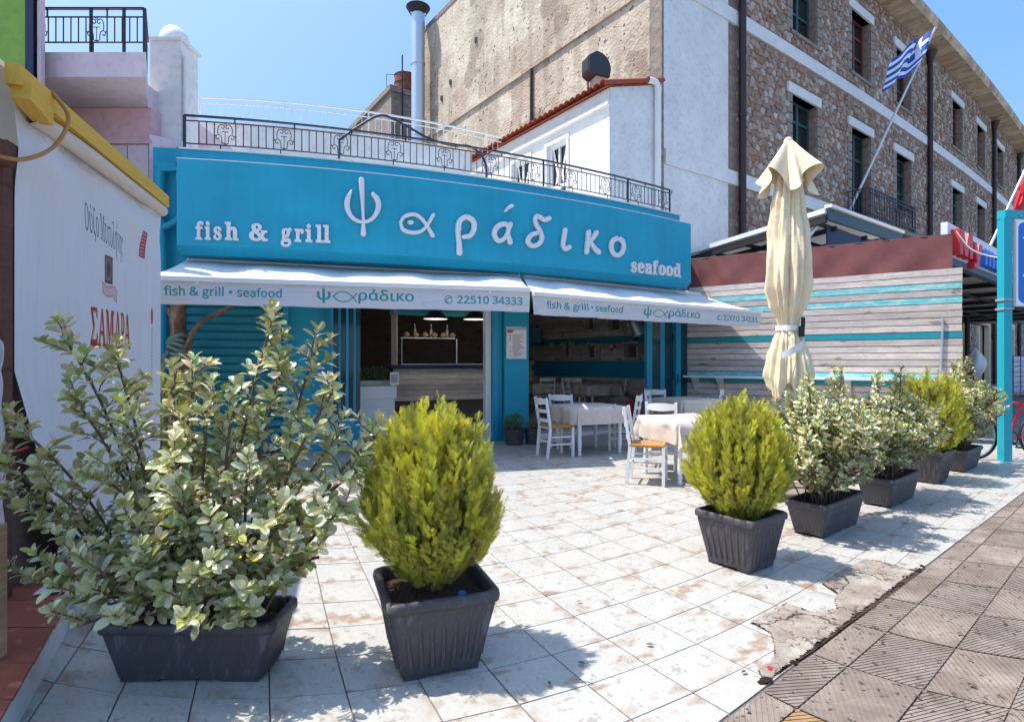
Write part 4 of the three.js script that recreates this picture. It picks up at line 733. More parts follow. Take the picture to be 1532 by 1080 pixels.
  part(t, 'far_stones', merge(rest.map(([, k, c, m]) => { const g = units[k].clone().applyMatrix4(m), s = 0.85 + 0.3 * R(); return tint(g, tones[c].map((v) => v * s)); })), std({ vertexColors: true, map: T.stone, roughness: 0.92 })).userData.kind = 'stuff';
}
for (const [u, label] of [[7.04, 'dark brown downpipe at the plastered corner of the stone building'], [20.07, 'dark brown downpipe beside the Greek flag on the stone building'], [29.97, 'dark brown downpipe between far windows of the stone building'], [36.4, 'dark brown downpipe at the far end of the stone building']]) {
  const p = sto(u, -0.16), t = thing('downpipe', label, 'pipe', [p[0], 0, p[1]], 'downpipes on the stone building');
  part(t, 'pipe', rod(V(p[0], 0, p[1]), V(p[0], 16.0, p[1]), 0.11, 0.11, 12), M.brownPipe);
  part(t, 'hopper', new THREE.CylinderGeometry(0.3, 0.13, 0.5, 10).translate(p[0], 16.1, -p[1]), M.brownPipe);
  for (const y of [3, 6, 9, 13]) part(t, 'clip', rod(V(p[0], y, p[1]), V(p[0], y + 0.08, p[1]), 0.135), M.brownPipe);
}
{ // balcony with flagpole
  const t = thing('stone_balcony', 'small balcony with black iron railing on the stone building', 'balcony', [15, 6.9, 22]);
  part(t, 'slab', sweep(sto, 12.75, 16.6, 3, [[-0.95, 6.62], [-0.95, 6.80], [-0.065, 6.80], [-0.065, 6.62]]), M.cement);
  for (const y of [6.95, 7.75, 7.9]) part(t, 'rail', sweep(sto, 12.8, 16.55, 3, [[-0.92, y], [-0.92, y + 0.03], [-0.88, y + 0.03], [-0.88, y]]), M.iron);
  for (let u = 12.8; u < 16.56; u += 0.125) { const p = sto(u, -0.9); part(t, 'baluster', rod(V(p[0], 6.8, p[1]), V(p[0], 7.9, p[1]), 0.014, 0.014, 5), M.iron); }
  for (const u of [12.8, 16.55]) { const p = sto(u, -0.9), q = sto(u, -0.07); for (const y of [6.97, 7.92]) part(t, 'rail', bar(V(p[0], y, p[1]), V(q[0], y, q[1]), 0.03), M.iron); for (let k = 1; k < 7; k++) { const a = lerp(p[0], q[0], k / 7), b = lerp(p[1], q[1], k / 7); part(t, 'baluster', rod(V(a, 6.8, b), V(a, 7.9, b), 0.014, 0.014, 5), M.iron); } }
  const f = thing('national_flag', 'blue and white striped Greek flag on a slanting pole from the balcony', 'flag', [13.2, 7, 21.8]);
  const a = V(13.05, 7.3, 21.9), b = V(15.0, 13.25, 20.1);
  part(f, 'pole', rod(a, b, 0.055, 0.04), M.steel);
  T.flag = drawn(270, 180, (c) => { for (let k = 0; k < 9; k++) { c.fillStyle = k % 2 ? '#e9eef6' : '#2257b4'; c.fillRect(0, k * 20, 270, 20); } c.fillStyle = '#2257b4'; c.fillRect(0, 0, 100, 100); c.fillStyle = '#e9eef6'; c.fillRect(40, 0, 20, 100); c.fillRect(0, 40, 100, 20); });
  const dir = b.clone().sub(a).normalize();
  part(f, 'cloth', sheet((s, q) => { const p = b.clone().addScaledVector(dir, -0.25 - (1 - q) * 1.15); p.x -= s * 1.25 - 0.05 * Math.sin(q * 5); p.y -= s * (0.62 + 0.25 * s) - 0.1 * q; p.z += 0.16 * Math.sin(s * 9 + q * 3) + 0.07 * Math.sin(s * 17); p.y += 0.06 * Math.sin(s * 12 + 1); return p; }, 30, 16), std({ map: T.flag, roughness: 0.8 }));
  const r = thing('red_flag', 'red flag hanging from a slanting pole above the letter board', 'flag', [11.6, 3.9, 13.3]);
  part(r, 'pole', rod(V(10.9, 3.96, 13.0), V(12.6, 7.0, 13.4), 0.03), M.steel);
  part(r, 'cloth', sheet((s, q) => { const p = V(11.75, 5.45, 13.2).lerp(V(12.5, 6.8, 13.38), q); p.y -= s * (0.9 + 0.2 * q); p.x += -s * 0.05 + 0.07 * Math.sin(s * 7 + q * 6); p.z += 0.09 * Math.sin(s * 5 + q * 9); return p; }, 16, 14), M.red);
}
// the tall rendered side wall, and what stands on and behind the restaurant roof
const gA = [4.11, 15.59], gB = [-4.29, 27.2], gl = Math.hypot(gB[0] - gA[0], gB[1] - gA[1]), gAt = (s, d = 0) => [gA[0] + (gB[0] - gA[0]) * s / gl - (gB[1] - gA[1]) / gl * d, gA[1] + (gB[1] - gA[1]) * s / gl + (gB[0] - gA[0]) / gl * d];
{
  const t = thing('rendered_wall', 'tall weathered ochre rendered side wall with peeling patches', 'wall', [0, 0, 21]);
  part(t, 'wall', board(gAt(0.42), gAt(gl), -0.4, 0, 17.1), M.ochre);
  part(t, 'corner', board(gAt(0), gAt(0.415), -0.4, 0, 16.5), M.cement);
  part(t, 'ledge', board(gAt(0.42), gAt(gl - 0.2), -0.08, 11.85, 12.0, 0.081), M.ochre);
  part(t, 'top_course', board(gAt(0.42), gAt(gl), -0.46, 17.103, 17.3, 0.03), M.cement);
  for (const [s, y] of [[12.4, 13.3], [11.6, 13.7], [9.5, 14.6]]) part(t, 'painted_putlog_hole', (() => { const p = gAt(s, 0.005); return bx(0.14, 0.18, 0.14, p[0], y, -p[1]); })(), M.timber);  // solid dark boxes, the shade of the holes put into their colour
  const p = gAt(5.75, 0.07);
  const k = thing('black_wall_pipe', 'thin black vertical pipe fixed on the rendered wall', 'pipe', [p[0], 8, p[1]]);
  part(k, 'pipe', rod(V(p[0], 8, p[1]), V(p[0], 11.84, p[1]), 0.05), M.black);
  part(k, 'bracket', rod(V(p[0], 9.6, p[1]), V(p[0], 9.7, p[1]), 0.075), M.black);
}
{
  const f = thing('steel_flue', 'tall galvanised steel flue pipe with black cowl by the rendered wall', 'flue', [-4.35, 4, 26.3]);
  part(f, 'pipe', new THREE.CylinderGeometry(0.31, 0.31, 12.4, 20).translate(-4.35, 11.3, -26.3), M.steel);
  for (let k = 0; k < 16; k++) part(f, 'seam', new THREE.TorusGeometry(0.315, 0.018, 6, 20).rotateX(Math.PI / 2).translate(-4.35, 8 + k * 0.26, -26.3), M.steel);
  for (const y of [12.6, 15.2]) part(f, 'collar', new THREE.CylinderGeometry(0.34, 0.34, 0.12, 20).translate(-4.35, y, -26.3), M.steel);
  part(f, 'cowl', new THREE.CylinderGeometry(0.56, 0.36, 0.30, 20, 1, true).translate(-4.35, 17.65, -26.3), M.black);
  part(f, 'cap', new THREE.SphereGeometry(0.5, 16, 6, 0, 7, 0, 1.5).scale(1, 0.35, 1).translate(-4.35, 17.8, -26.3), M.black);
  const c = thing('concrete_house', 'bare concrete house block behind the steel flue', 'house', [-6, 0, 33]);
  part(c, 'wall', prism([[-6.6, 31], [-4.6, 32.5], [-8.2, 38], [-10.3, 36.5]], 0, 16.2), M.cement);
  part(c, 'roof_slab', prism([[-6.65, 30.85], [-4.45, 32.5], [-8.2, 38.2], [-10.5, 36.5]], 16.203, 16.5), M.cement);
  const k = thing('rusty_tank', 'rusty cylindrical water tank on the concrete house roof', 'tank', [-6.3, 16.5, 33]);
  part(k, 'stand', prism(rect(-6.6, -5.9, 32.9, 33.5), 16.5, 17.1), M.cement); part(k, 'drum', new THREE.CylinderGeometry(0.62, 0.62, 1.0, 20).translate(-6.25, 17.6, -33.2), M.rust);
  for (const y of [17.13, 17.6, 18.07]) part(k, 'hoop', new THREE.TorusGeometry(0.625, 0.03, 6, 20).rotateX(Math.PI / 2).translate(-6.25, y, -33.2), M.rust);
  const a = thing('antenna_mast', 'thin black antenna mast in front of the rusty tank', 'antenna', [-6.05, 14, 31.4]);
  part(a, 'mast', rod(V(-6.05, 12.5, 31.3), V(-6.05, 18.3, 31.3), 0.04), M.iron);
  part(a, 'crossbar', rod(V(-6.9, 17.2, 31.2), V(-6.05, 17.2, 31.3), 0.015), M.iron); part(a, 'crossbar', rod(V(-6.9, 16.5, 31.2), V(-6.9, 17.2, 31.2), 0.015), M.iron);
}
{ // white annex with clay tiled lean-to roof
  const A = [2.32, 13.5], B = [-1.72, 19.2], C = [3.78, 14.55], l = Math.hypot(B[0] - A[0], B[1] - A[1]), n = [(B[1] - A[1]) / l, -(B[0] - A[0]) / l];
  const at = (s, d = 0) => [A[0] + (B[0] - A[0]) * s / l + n[0] * d, A[1] + (B[1] - A[1]) * s / l + n[1] * d];
  const t = thing('white_annex', 'white rooftop annex with a red clay tiled lean-to roof', 'annex', [2, 4.2, 14]);
  const W = 1.75;
  const holes = [[1.55, 2.35, 5.15, 7.25], [3.15, 4.0, 5.15, 7.25]];
  const ss = [0, 1.55, 2.35, 3.15, 4.0, l], ysn = [4.2, 5.15, 7.25, 7.95], bl = [];
  for (let i = 0; i < 5; i++) for (let j = 0; j < 3; j++) if (!holes.some(([a, b, c, d]) => ss[i] >= a && ss[i + 1] <= b && ysn[j] >= c && ysn[j + 1] <= d)) bl.push(board(at(ss[i]), at(ss[i + 1]), -0.2, ysn[j], ysn[j + 1]));
  part(t, 'wall', merge(bl), M.white);
  const g = new Tris(), a0 = at(-0.012, 0.0), a1 = at(-0.012, W), P = (p, y) => V(p[0], y, p[1]), b0 = at(0.2, 0), b1 = at(0.2, W);
  g.quad(P(a0, 4.2), P(a1, 4.2), P(a1, 8.5), P(a0, 7.95), W, 4).quad(P(a1, 4.2), P(b1, 4.2), P(b1, 8.5), P(a1, 8.5), 0.2, 4);
  part(t, 'gable_wall', g.geo(), M.white);
  part(t, 'cornice', board(at(-0.04), at(l), -0.1, 7.52, 7.62, 0.1), M.white);
  part(t, 'roof_deck', (() => { const q = new Tris(); q.quad(P(at(-0.06, -0.16), 7.93), P(at(l, -0.16), 7.93), P(at(l, W + 0.1), 8.55), P(at(-0.06, W + 0.1), 8.55), l, 2); return q.geo(); })(), M.roofTile);
  for (let s = -0.02; s < l; s += 0.215) {
    const p = P(at(s, -0.24), 7.94), q = P(at(s, W + 0.1), 8.60), c = new THREE.CylinderGeometry(0.095, 0.105, p.distanceTo(q), 10, 1, true, 0, Math.PI * 1.0), m = lpart(t, 'roof_tile', c, M.roofTile);
    const d = q.clone().sub(p).normalize(), side = P(at(1), 0).sub(P(at(0), 0)).normalize();
    const nz = new THREE.Vector3().crossVectors(side, d).normalize(); if (nz.y < 0) nz.negate();
    const x = nz, z = new THREE.Vector3().crossVectors(x, d); m.matrixAutoUpdate = true; m.quaternion.setFromRotationMatrix(new THREE.Matrix4().makeBasis(x, d, z)); m.position.copy(p).lerp(q, 0.5).sub(t.position);
    if (s < 0.1) m.position.y += 0.01;
  }
  part(t, 'verge', bar(P(at(-0.08, -0.2), 7.98), P(at(-0.08, W + 0.1), 8.62), 0.10, 0.08), M.roofTile);
  for (const [s0, s1, y0, y1] of holes) {
    const f = part(t, 'window', merge([board(at(s0), at(s0 + 0.09), -0.06, y0, y1, -0.08), board(at(s1 - 0.09), at(s1), -0.06, y0, y1, -0.08), board(at(s0 + 0.095), at(s1 - 0.095), -0.06, y1 - 0.1, y1, -0.08), board(at(s0 + 0.095), at(s1 - 0.095), -0.06, y0, y0 + 0.1, -0.08), board(at(s0 + 0.095), at(s1 - 0.095), -0.06, 6.05, 6.15, -0.08), board(at((s0 + s1) / 2 - 0.03), at((s0 + s1) / 2 + 0.03), -0.05, y0 + 0.105, y1 - 0.105, -0.085)]), M.whitePaint);
    part(f, 'pane', board(at(s0), at(s1), -0.02, y0, y1, -0.14), M.glassDark);
    for (const k of [-1, 1]) { const m = (s0 + s1) / 2; part(f, 'tied_curtain', sheet((a, b) => { const s = m + k * (0.05 + 0.26 * Math.abs(b - 0.25)) + k * a * 0.08, p = at(s, 0.115); return P(p, lerp(6.2, y1 - 0.1, b)); }, 3, 10), M.letter); }
    part(t, 'window_surround', merge([board(at(s0 - 0.1), at(s0 - 0.003), -0.03, y0, y1 + 0.1, 0.031), board(at(s1 + 0.003), at(s1 + 0.1), -0.03, y0, y1 + 0.1, 0.031), board(at(s0), at(s1), -0.03, y1 + 0.003, y1 + 0.1, 0.031)]), M.white);
  }
  const p = at(-0.06, W - 0.12), d = thing('white_downpipe', 'white plastic downpipe at the corner of the annex', 'pipe', [p[0], 4.2, p[1]]);
  part(d, 'pipe', rod(V(p[0], 4.2, p[1] - 0.05), V(p[0], 8.35, p[1] - 0.05), 0.085, 0.085, 12), M.whitePaint);
  part(d, 'elbow', tube([V(p[0], 8.3, p[1] - 0.05), V(p[0] - 0.05, 8.46, p[1] - 0.08), V(p[0] - 0.3, 8.45, p[1] - 0.25)], 0.08, 12, 10), M.whitePaint);
  const h = thing('extractor_hood', 'black sheet metal kitchen extractor cowl standing on the tiled roof', 'extractor', [2.2, 8, 14.6]);
  const sh = new THREE.Shape(); sh.moveTo(-0.30, 0); sh.lineTo(0.32, 0); sh.lineTo(0.36, 0.25); sh.bezierCurveTo(0.34, 0.62, 0.1, 0.78, -0.18, 0.80); sh.lineTo(-0.46, 0.62); sh.lineTo(-0.46, 0.12); sh.closePath();
  const o = lpart(h, 'cowl', new THREE.ExtrudeGeometry(sh, { depth: 0.55, bevelEnabled: true, bevelSize: 0.01, bevelThickness: 0.01, bevelSegments: 1 }).translate(0, 0, -0.27), std({ color: lin(0.035, 0.03, 0.032), roughness: 0.4 })); o.position.set(0, 0.78, 0); o.rotation.y = 0.35;
  const mouth_shade_plate = lpart(h, 'mouth_shade_plate', bx(0.02, 0.44, 0.46, -0.475, 0.37, 0), M.black); mouth_shade_plate.position.copy(o.position); mouth_shade_plate.rotation.y = 0.35;  // black plate paints the shade inside the open cowl
  lpart(h, 'neck', bx(0.45, 0.75, 0.42, 0.05, 0.4, 0), std({ map: T.lime, color: lin(0.75, 0.62, 0.5) })).rotation.y = 0.35;
  lpart(h, 'strut', bx(0.05, 0.8, 0.05, -0.33, 0.4, 0), M.black);
  h.scale.setScalar(0.74); h.position.y += 0.12; const gt = thing('roof_gutter', 'dark bent gutter pipe running along the rendered wall above the tiles', 'gutter', [0, 8.6, 17]);
  part(gt, 'gutter', tube([V(...(() => { const q = gAt(2.2, 0.14); return [q[0], 9.0, q[1]]; })()), V(...(() => { const q = gAt(4.2, 0.14); return [q[0], 8.86, q[1]]; })()), V(...(() => { const q = gAt(6.4, 0.16); return [q[0], 8.5, q[1]]; })()), V(...(() => { const q = gAt(9.0, 0.14); return [q[0], 8.2, q[1]]; })())], 0.07, 30, 8), M.brownPipe);
}

// ---------------------------------------------------------------- inside the restaurant
M.lamp = std({ color: lin(0.8, 0.8, 0.78), emissive: lin(1, 0.9, 0.75), emissiveIntensity: 0.35 });
{
  R = seeded(41);
  const iA = [3.86, 13.12], iB = [0.25, 18.0], il = Math.hypot(iB[0] - iA[0], iB[1] - iA[1]), at = (s, d = 0) => [iA[0] + (iB[0] - iA[0]) * s / il - (iB[1] - iA[1]) / il * d, iA[1] + (iB[1] - iA[1]) * s / il + (iB[0] - iA[0]) / il * d];
  const w = thing('dining_room_wall', 'grey plank wall with blue boards inside the dining room', 'wall', [2, 0.12, 15.5]);
  for (let k = 0; k < 19; k++) { const y = 0.13 + k * 0.163; part(w, 'plank', board(at(0), at(il), 0.03, y, y + 0.156, -0.03 + rnd(0, 0.006), [rnd(0, 9), rnd(0, 3)]), k === 11 || k === 17 ? M.teal : M.grey[k % 4]); }
  const b = thing('wall_bench', 'long bench with dark blue back panel along the dining room wall', 'bench', [2.2, 0.12, 15]);
  part(b, 'back_panel', board(at(0.1), at(il - 0.2), 0.05, 1.02, 1.45, 0.035), M.blueFrame); part(b, 'top_ledge', board(at(0.1), at(il - 0.2), 0.12, 0.94, 1.015, 0.035), M.grey[0]);
  part(b, 'seat', board(at(0.1), at(il - 0.2), 0.42, 0.5, 0.56, 0.035), M.grey[3]); part(b, 'front_boards', board(at(0.1), at(il - 0.2), 0.03, 0.121, 0.497, 0.40), M.grey[1]);
  const s = thing('blue_shelf', 'long blue shelf board on the dining room wall', 'shelf', [2, 1.9, 15.5]);
  part(s, 'shelf_board', board(at(1.2), at(4.6), 0.22, 1.98, 2.05, 0.002), M.teal);
  for (const q of [1.3, 2.8, 4.4]) part(s, 'bracket', board(at(q), at(q + 0.04), 0.18, 1.82, 1.977, 0.002), M.grey[1]);
  const crate = (sx, y, wd, h, label) => {
    const p = at(sx + wd / 2, 0.12), t = thing('wall_crate', label, 'crate', [p[0], y, p[1]], 'wooden crates on the dining room wall'), m = M.grey[1];
    part(t, 'side', board(at(sx), at(sx + 0.05), 0.2, y, y + h, 0.004), m); part(t, 'side', board(at(sx + wd - 0.05), at(sx + wd), 0.2, y, y + h, 0.004), m);
    part(t, 'board', board(at(sx + 0.052), at(sx + wd - 0.052), 0.2, y, y + 0.04, 0.004), m); part(t, 'board', board(at(sx + 0.052), at(sx + wd - 0.052), 0.2, y + h - 0.04, y + h, 0.004), m); part(t, 'back', board(at(sx + 0.052), at(sx + wd - 0.052), 0.02, y + 0.042, y + h - 0.042, 0.004), M.timber);
    return t;
  };
  crate(1.05, 1.5, 0.5, 0.42, 'wooden crate shelf with driftwood under the blue shelf'); crate(2.5, 1.5, 0.46, 0.42, 'wooden crate shelf holding dark greenery under the blue shelf'); crate(3.5, 1.55, 0.4, 0.5, 'narrow tall wooden crate shelf deeper in the dining room');
  crate(1.6, 2.2, 0.5, 0.45, 'wooden crate shelf above the blue shelf'); crate(2.55, 2.25, 0.42, 0.4, 'small wooden crate shelf high on the dining room wall');
  const dp = at(1.3, 0.14), dw = thing('driftwood', 'forked piece of driftwood lying in the wall crate', 'driftwood', [dp[0], 1.54, dp[1]]);
  part(dw, 'branch', merge([tube([V(dp[0] - 0.12, 1.56, dp[1]), V(dp[0], 1.66, dp[1]), V(dp[0] + 0.1, 1.82, dp[1] - 0.05)], 0.018, 10, 5), tube([V(dp[0], 1.66, dp[1]), V(dp[0] - 0.08, 1.8, dp[1])], 0.012, 6, 5)]), M.bark);
  const lp = at(0.95, 0.35), lan = thing('metal_bucket', 'dented grey metal bucket hanging tilted on the dining room wall', 'bucket', [lp[0], 2.05, lp[1]]);
  const lb = lpart(lan, 'body', new THREE.CylinderGeometry(0.13, 0.19, 0.36, 14, 1, true), M.steel); lb.rotation.z = 0.45; lpart(lan, 'handle', new THREE.TorusGeometry(0.13, 0.01, 5, 14, 3.14).translate(0, 0.18, 0), M.iron).rotation.z = 0.45; lan.position.y = 2.25;
  const bp = at(4.9, 0.3), bk = thing('blue_barrel', 'pale blue bucket on the wall deep inside the dining room', 'bucket', [bp[0], 1.95, bp[1]]);
  lpart(bk, 'body', new THREE.LatheGeometry([[0.0, 0], [0.18, 0], [0.2, 0.2], [0.2, 0.42], [0.21, 0.44]].map((q) => new THREE.Vector2(...q)), 16), std({ color: lin(0.10, 0.22, 0.34) })); lpart(bk, 'rim', new THREE.TorusGeometry(0.21, 0.012, 5, 16).rotateX(1.57).translate(0, 0.44, 0), M.steel);
  const rp = at(2.0, 0.06), rg = thing('life_ring', 'small red and white ring ornament on the dining room wall', 'ornament', [rp[0], 1.78, rp[1]]);
  for (let k = 0; k < 4; k++) { const m = lpart(rg, k % 2 ? 'white_section' : 'red_section', new THREE.TorusGeometry(0.07, 0.022, 8, 8, Math.PI / 2), k % 2 ? M.whitePaint : M.red); m.rotation.set(0, -0.9, k * Math.PI / 2, 'YXZ'); }
  // counter and display of the first opening
  const c = thing('serving_counter', 'plank fronted serving counter with navy top edge and glass display', 'counter', [-1.5, 0.12, 12]);
  const cA = [-2.45, 11.7], cB = [-0.35, 12.6];
  for (let k = 0; k < 6; k++) part(c, 'plank', board(cA, cB, 0.03, 0.62 + k * 0.112, 0.725 + k * 0.112, rnd(0, 0.005), [rnd(0, 5), rnd(0, 2)]), M.grey[k % 4]);
  part(c, 'plinth', board(cA, cB, 0.6, 0.121, 0.615, 0.12), M.timber); part(c, 'worktop', board([-2.5, 11.66], [-0.3, 12.57], 0.75, 1.30, 1.37, -0.03), M.navy); part(c, 'carcass', board(cA, cB, 0.6, 0.62, 1.295, 0.035), M.timber);
  part(c, 'tray', board([-2.3, 11.8], [-0.5, 12.6], 0.3, 1.372, 1.39, 0.05), M.steel);
  part(c, 'display_shelf', board([-2.3, 11.8], [-1.2, 12.25], 0.28, 1.93, 1.945, 0.1), M.steel); for (const s of [0, 1]) part(c, 'display_post', bar(V(lerp(-2.3, -1.2, s), 1.38, lerp(11.85, 12.32, s)), V(lerp(-2.3, -1.2, s), 1.93, lerp(11.85, 12.32, s)), 0.02), M.steel);
  part(c, 'side_post', bar(V(-2.42, 1.37, 11.68), V(-2.42, 2.75, 11.68), 0.11), M.grey[1]); part(c, 'header', board([-2.5, 11.6], [-0.3, 12.5], 0.1, 2.40, 2.52), M.teal); for (let k = 0; k < 4; k++) part(c, 'header_plank', board([-2.5, 11.6], [-0.3, 12.5], 0.06, 2.53 + k * 0.16, 2.68 + k * 0.16, 0.02, [k * 1.7, k]), M.grey[k % 4]);
  for (let k = 0; k < 6; k++) { const s = 0.06 + k * 0.17, p = [lerp(-2.3, -1.2, s), lerp(11.98, 12.43, s)], t = thing('bread_loaf', 'round bread loaf on the glass display shelf', 'bread', [p[0], 1.945, p[1]], 'bread loaves on the counter display'); lpart(t, 'loaf', new THREE.SphereGeometry(0.072, 12, 8).scale(1, 0.75, 0.9).translate(0, 0.06, 0), std({ color: lin(0.36, 0.22, 0.12) })); lpart(t, 'flour_crust', new THREE.SphereGeometry(0.05, 10, 6, 0, 7, 0, 1).scale(1.1, 0.8, 1).translate(0, 0.083, 0), std({ color: lin(0.6, 0.42, 0.26) })); }
  for (let k = 0; k < 3; k++) { const s = 0.2 + k * 0.3, p = [lerp(-2.3, -1.2, s), lerp(12.06, 12.5, s)], t = thing('glass_bottle', 'slim glass bottle between bread loaves on the display', 'bottle', [p[0], 1.945, p[1]], 'bottles on the counter display'); lpart(t, 'bottle', new THREE.LatheGeometry([[0, 0], [0.035, 0], [0.035, 0.15], [0.013, 0.21], [0.013, 0.27]].map((q) => new THREE.Vector2(...q)), 12), M.gloss); lpart(t, 'cap', new THREE.CylinderGeometry(0.015, 0.015, 0.02, 8).translate(0, 0.28, 0), M.steel); }
  for (const [x, z, lab] of [[-0.75, 11.6, 'dark pendant lamp hanging by the doorway post'], [-1.55, 11.5, 'dark pendant lamp hanging over the display shelf']]) { const t = thing('pendant_lamp', lab, 'lamp', [x, 2.26, z]); lpart(t, 'shade', new THREE.CylinderGeometry(0.1, 0.26, 0.16, 20, 1, true).translate(0, 0.12, 0), M.black); lpart(t, 'diffuser', new THREE.CylinderGeometry(0.24, 0.24, 0.015, 20).translate(0, 0.045, 0), M.lamp); const pl = new THREE.PointLight(new THREE.Color(1, 0.86, 0.66), 0.25); pl.position.set(0, -0.02, 0); pl.castShadow = true; pl.shadow.radius = 8; t.add(pl); lpart(t, 'cord', rod(new THREE.Vector3(0, 0.2, 0), new THREE.Vector3(0, 0.98, 0), 0.006), M.black); }
  const fr = thing('white_cabinet', 'low white cabinet just inside the doorway', 'cabinet', [-2.6, 0.12, 10.3]);
  part(fr, 'body', prism([[-2.95, 9.75], [-2.12, 10.25], [-2.35, 10.9], [-3.2, 10.4]], 0.121, 0.78), M.whitePaint); part(fr, 'lid', prism([[-2.98, 9.7], [-2.08, 10.24], [-2.32, 10.94], [-3.24, 10.4]], 0.783, 1.0), M.whitePaint);
  const pl = thing('window_planter', 'row of small green plants on the white cabinet', 'planter', [-2.6, 1.0, 10.25]);
  part(pl, 'trough', prism([[-2.9, 9.9], [-2.2, 10.32], [-2.26, 10.46], [-2.96, 10.04]], 1.002, 1.1), M.gloss);
  const lf = []; for (let k = 0; k < 420; k++) { const s = R(), g = leaf(rnd(0.03, 0.06), 0.45); g.applyMatrix4(new THREE.Matrix4().compose(V(lerp(-2.93, -2.23, s), 1.08 + 0.26 * R(), lerp(9.97, 10.39, s) + rnd(-0.09, 0.09)), new THREE.Quaternion().setFromEuler(new THREE.Euler(rnd(-1, 1), rnd(0, 6), rnd(-1, 1))), new THREE.Vector3(1, 1, 1))); lf.push(g); }
  part(pl, 'foliage', merge(lf), std({ color: lin(0.06, 0.12, 0.04) })).userData.kind = 'stuff';
  const ms = thing('house_number_sign', 'small white framed card standing on the white cabinet', 'card', [-2.05, 1.0, 10.15]);
  part(ms, 'card', board([-2.17, 10.1], [-2.03, 10.17], 0.015, 1.02, 1.25), M.whitePaint); part(ms, 'print', board([-2.15, 10.105], [-2.05, 10.155], 0.004, 1.06, 1.21, -0.006), M.gloss);
}
function leaf(len, w) {                                              // pointed oval leaf along +y, slightly folded
  const t = new Tris(), P = (x, y, z) => new THREE.Vector3(x * len, y * len, z * len), rows = [[0, 0, 0], [0.16, 0.55, 0.02], [0.45, 1, 0.05], [0.75, 0.92, 0.04], [0.93, 0.48, 0], [1, 0, -0.03]];
  for (let i = 0; i < 5; i++) for (const s of [-1, 1]) {
    const [y0, w0, z0] = rows[i], [y1, w1, z1] = rows[i + 1], a = P(0, y0, z0), b = P(0, y1, z1), c = P(s * w1 * w / 2, y1, z1 + w1 * 0.07), d = P(s * w0 * w / 2, y0, z0 + w0 * 0.07);
    if (w1) t.tri(a, b, c, [0.5, y0], [0.5, y1], [0.5 + s * w1 / 2, y1]); if (w0) t.tri(a, c, d, [0.5, y0], [0.5 + s * w1 / 2, y1], [0.5 + s * w0 / 2, y0]);
  }
  return t.geo();
}
// ---------------------------------------------------------------- tables and chairs
const legProfile = [[0.0, 0], [0.022, 0], [0.03, 0.03], [0.018, 0.06], [0.032, 0.09], [0.02, 0.115], [0.034, 0.14], [0.026, 0.3], [0.034, 0.5], [0.024, 0.52], [0.036, 0.56], [0.036, 0.70]].map((p) => new THREE.Vector2(...p));
const legGeo = new THREE.LatheGeometry(legProfile, 12);
function tableProto() {
  const t = thing('taverna_table', '', 'table');
  for (const x of [-0.36, 0.36]) for (const z of [-0.36, 0.36]) { const m = lpart(t, 'leg', legGeo, M.whitePaint); m.position.set(x, 0, z); }
  lpart(t, 'tabletop', rbx(0.84, 0.028, 0.84, 0, 0.728, 0, 0.006), M.whitePaint);
  for (const s of [0.36, -0.36]) { lpart(t, 'apron', bx(0.66, 0.08, 0.02, 0, 0.668, s), M.whitePaint); lpart(t, 'apron', bx(0.02, 0.08, 0.66, s, 0.668, 0), M.whitePaint); }
  return t;
}
function clothGeo(seed) {
  const r = seeded(seed), f = Array.from({ length: 8 }, () => r() * 6.28), H = 0.43, O = 0.70;
  return sheet((a, b) => {
    const x = lerp(-O, O, a), z = lerp(-O, O, b), ox = Math.max(0, Math.abs(x) - H), oz = Math.max(0, Math.abs(z) - H), sx = Math.sign(x), sz = Math.sign(z), d = Math.hypot(ox, oz);
    const fold = d > 0 ? (0.022 * Math.sin(9 * (ox > 0 ? z : x) + f[0] + (ox > 0 ? 1 : 3)) + 0.012 * Math.sin(21 * (ox > 0 ? z : x) + f[1])) * Math.min(1, d / 0.1) : 0;
    const both = ox > 0.001 && oz > 0.001, out = both ? 0.16 * d + 0.05 * Math.sin(Math.atan2(ox, oz) * 4 + 0.4) * d / 0.2 : 0.03 * Math.min(1, d / 0.05) + fold;
    return new THREE.Vector3(sx * (Math.min(Math.abs(x), H) + (ox > 0 ? out * (both ? ox / d : 1) : 0)), 0.748 - d * (both ? 0.95 : 0.98) + 0.003 * Math.sin(x * 9 + f[2]) * Math.cos(z * 7 + f[3]), sz * (Math.min(Math.abs(z), H) + (oz > 0 ? out * (both ? oz / d : 1) : 0)));
  }, 56, 56, 1.2, 1.2);
}
const clothG = [clothGeo(61), clothGeo(62), clothGeo(63)];
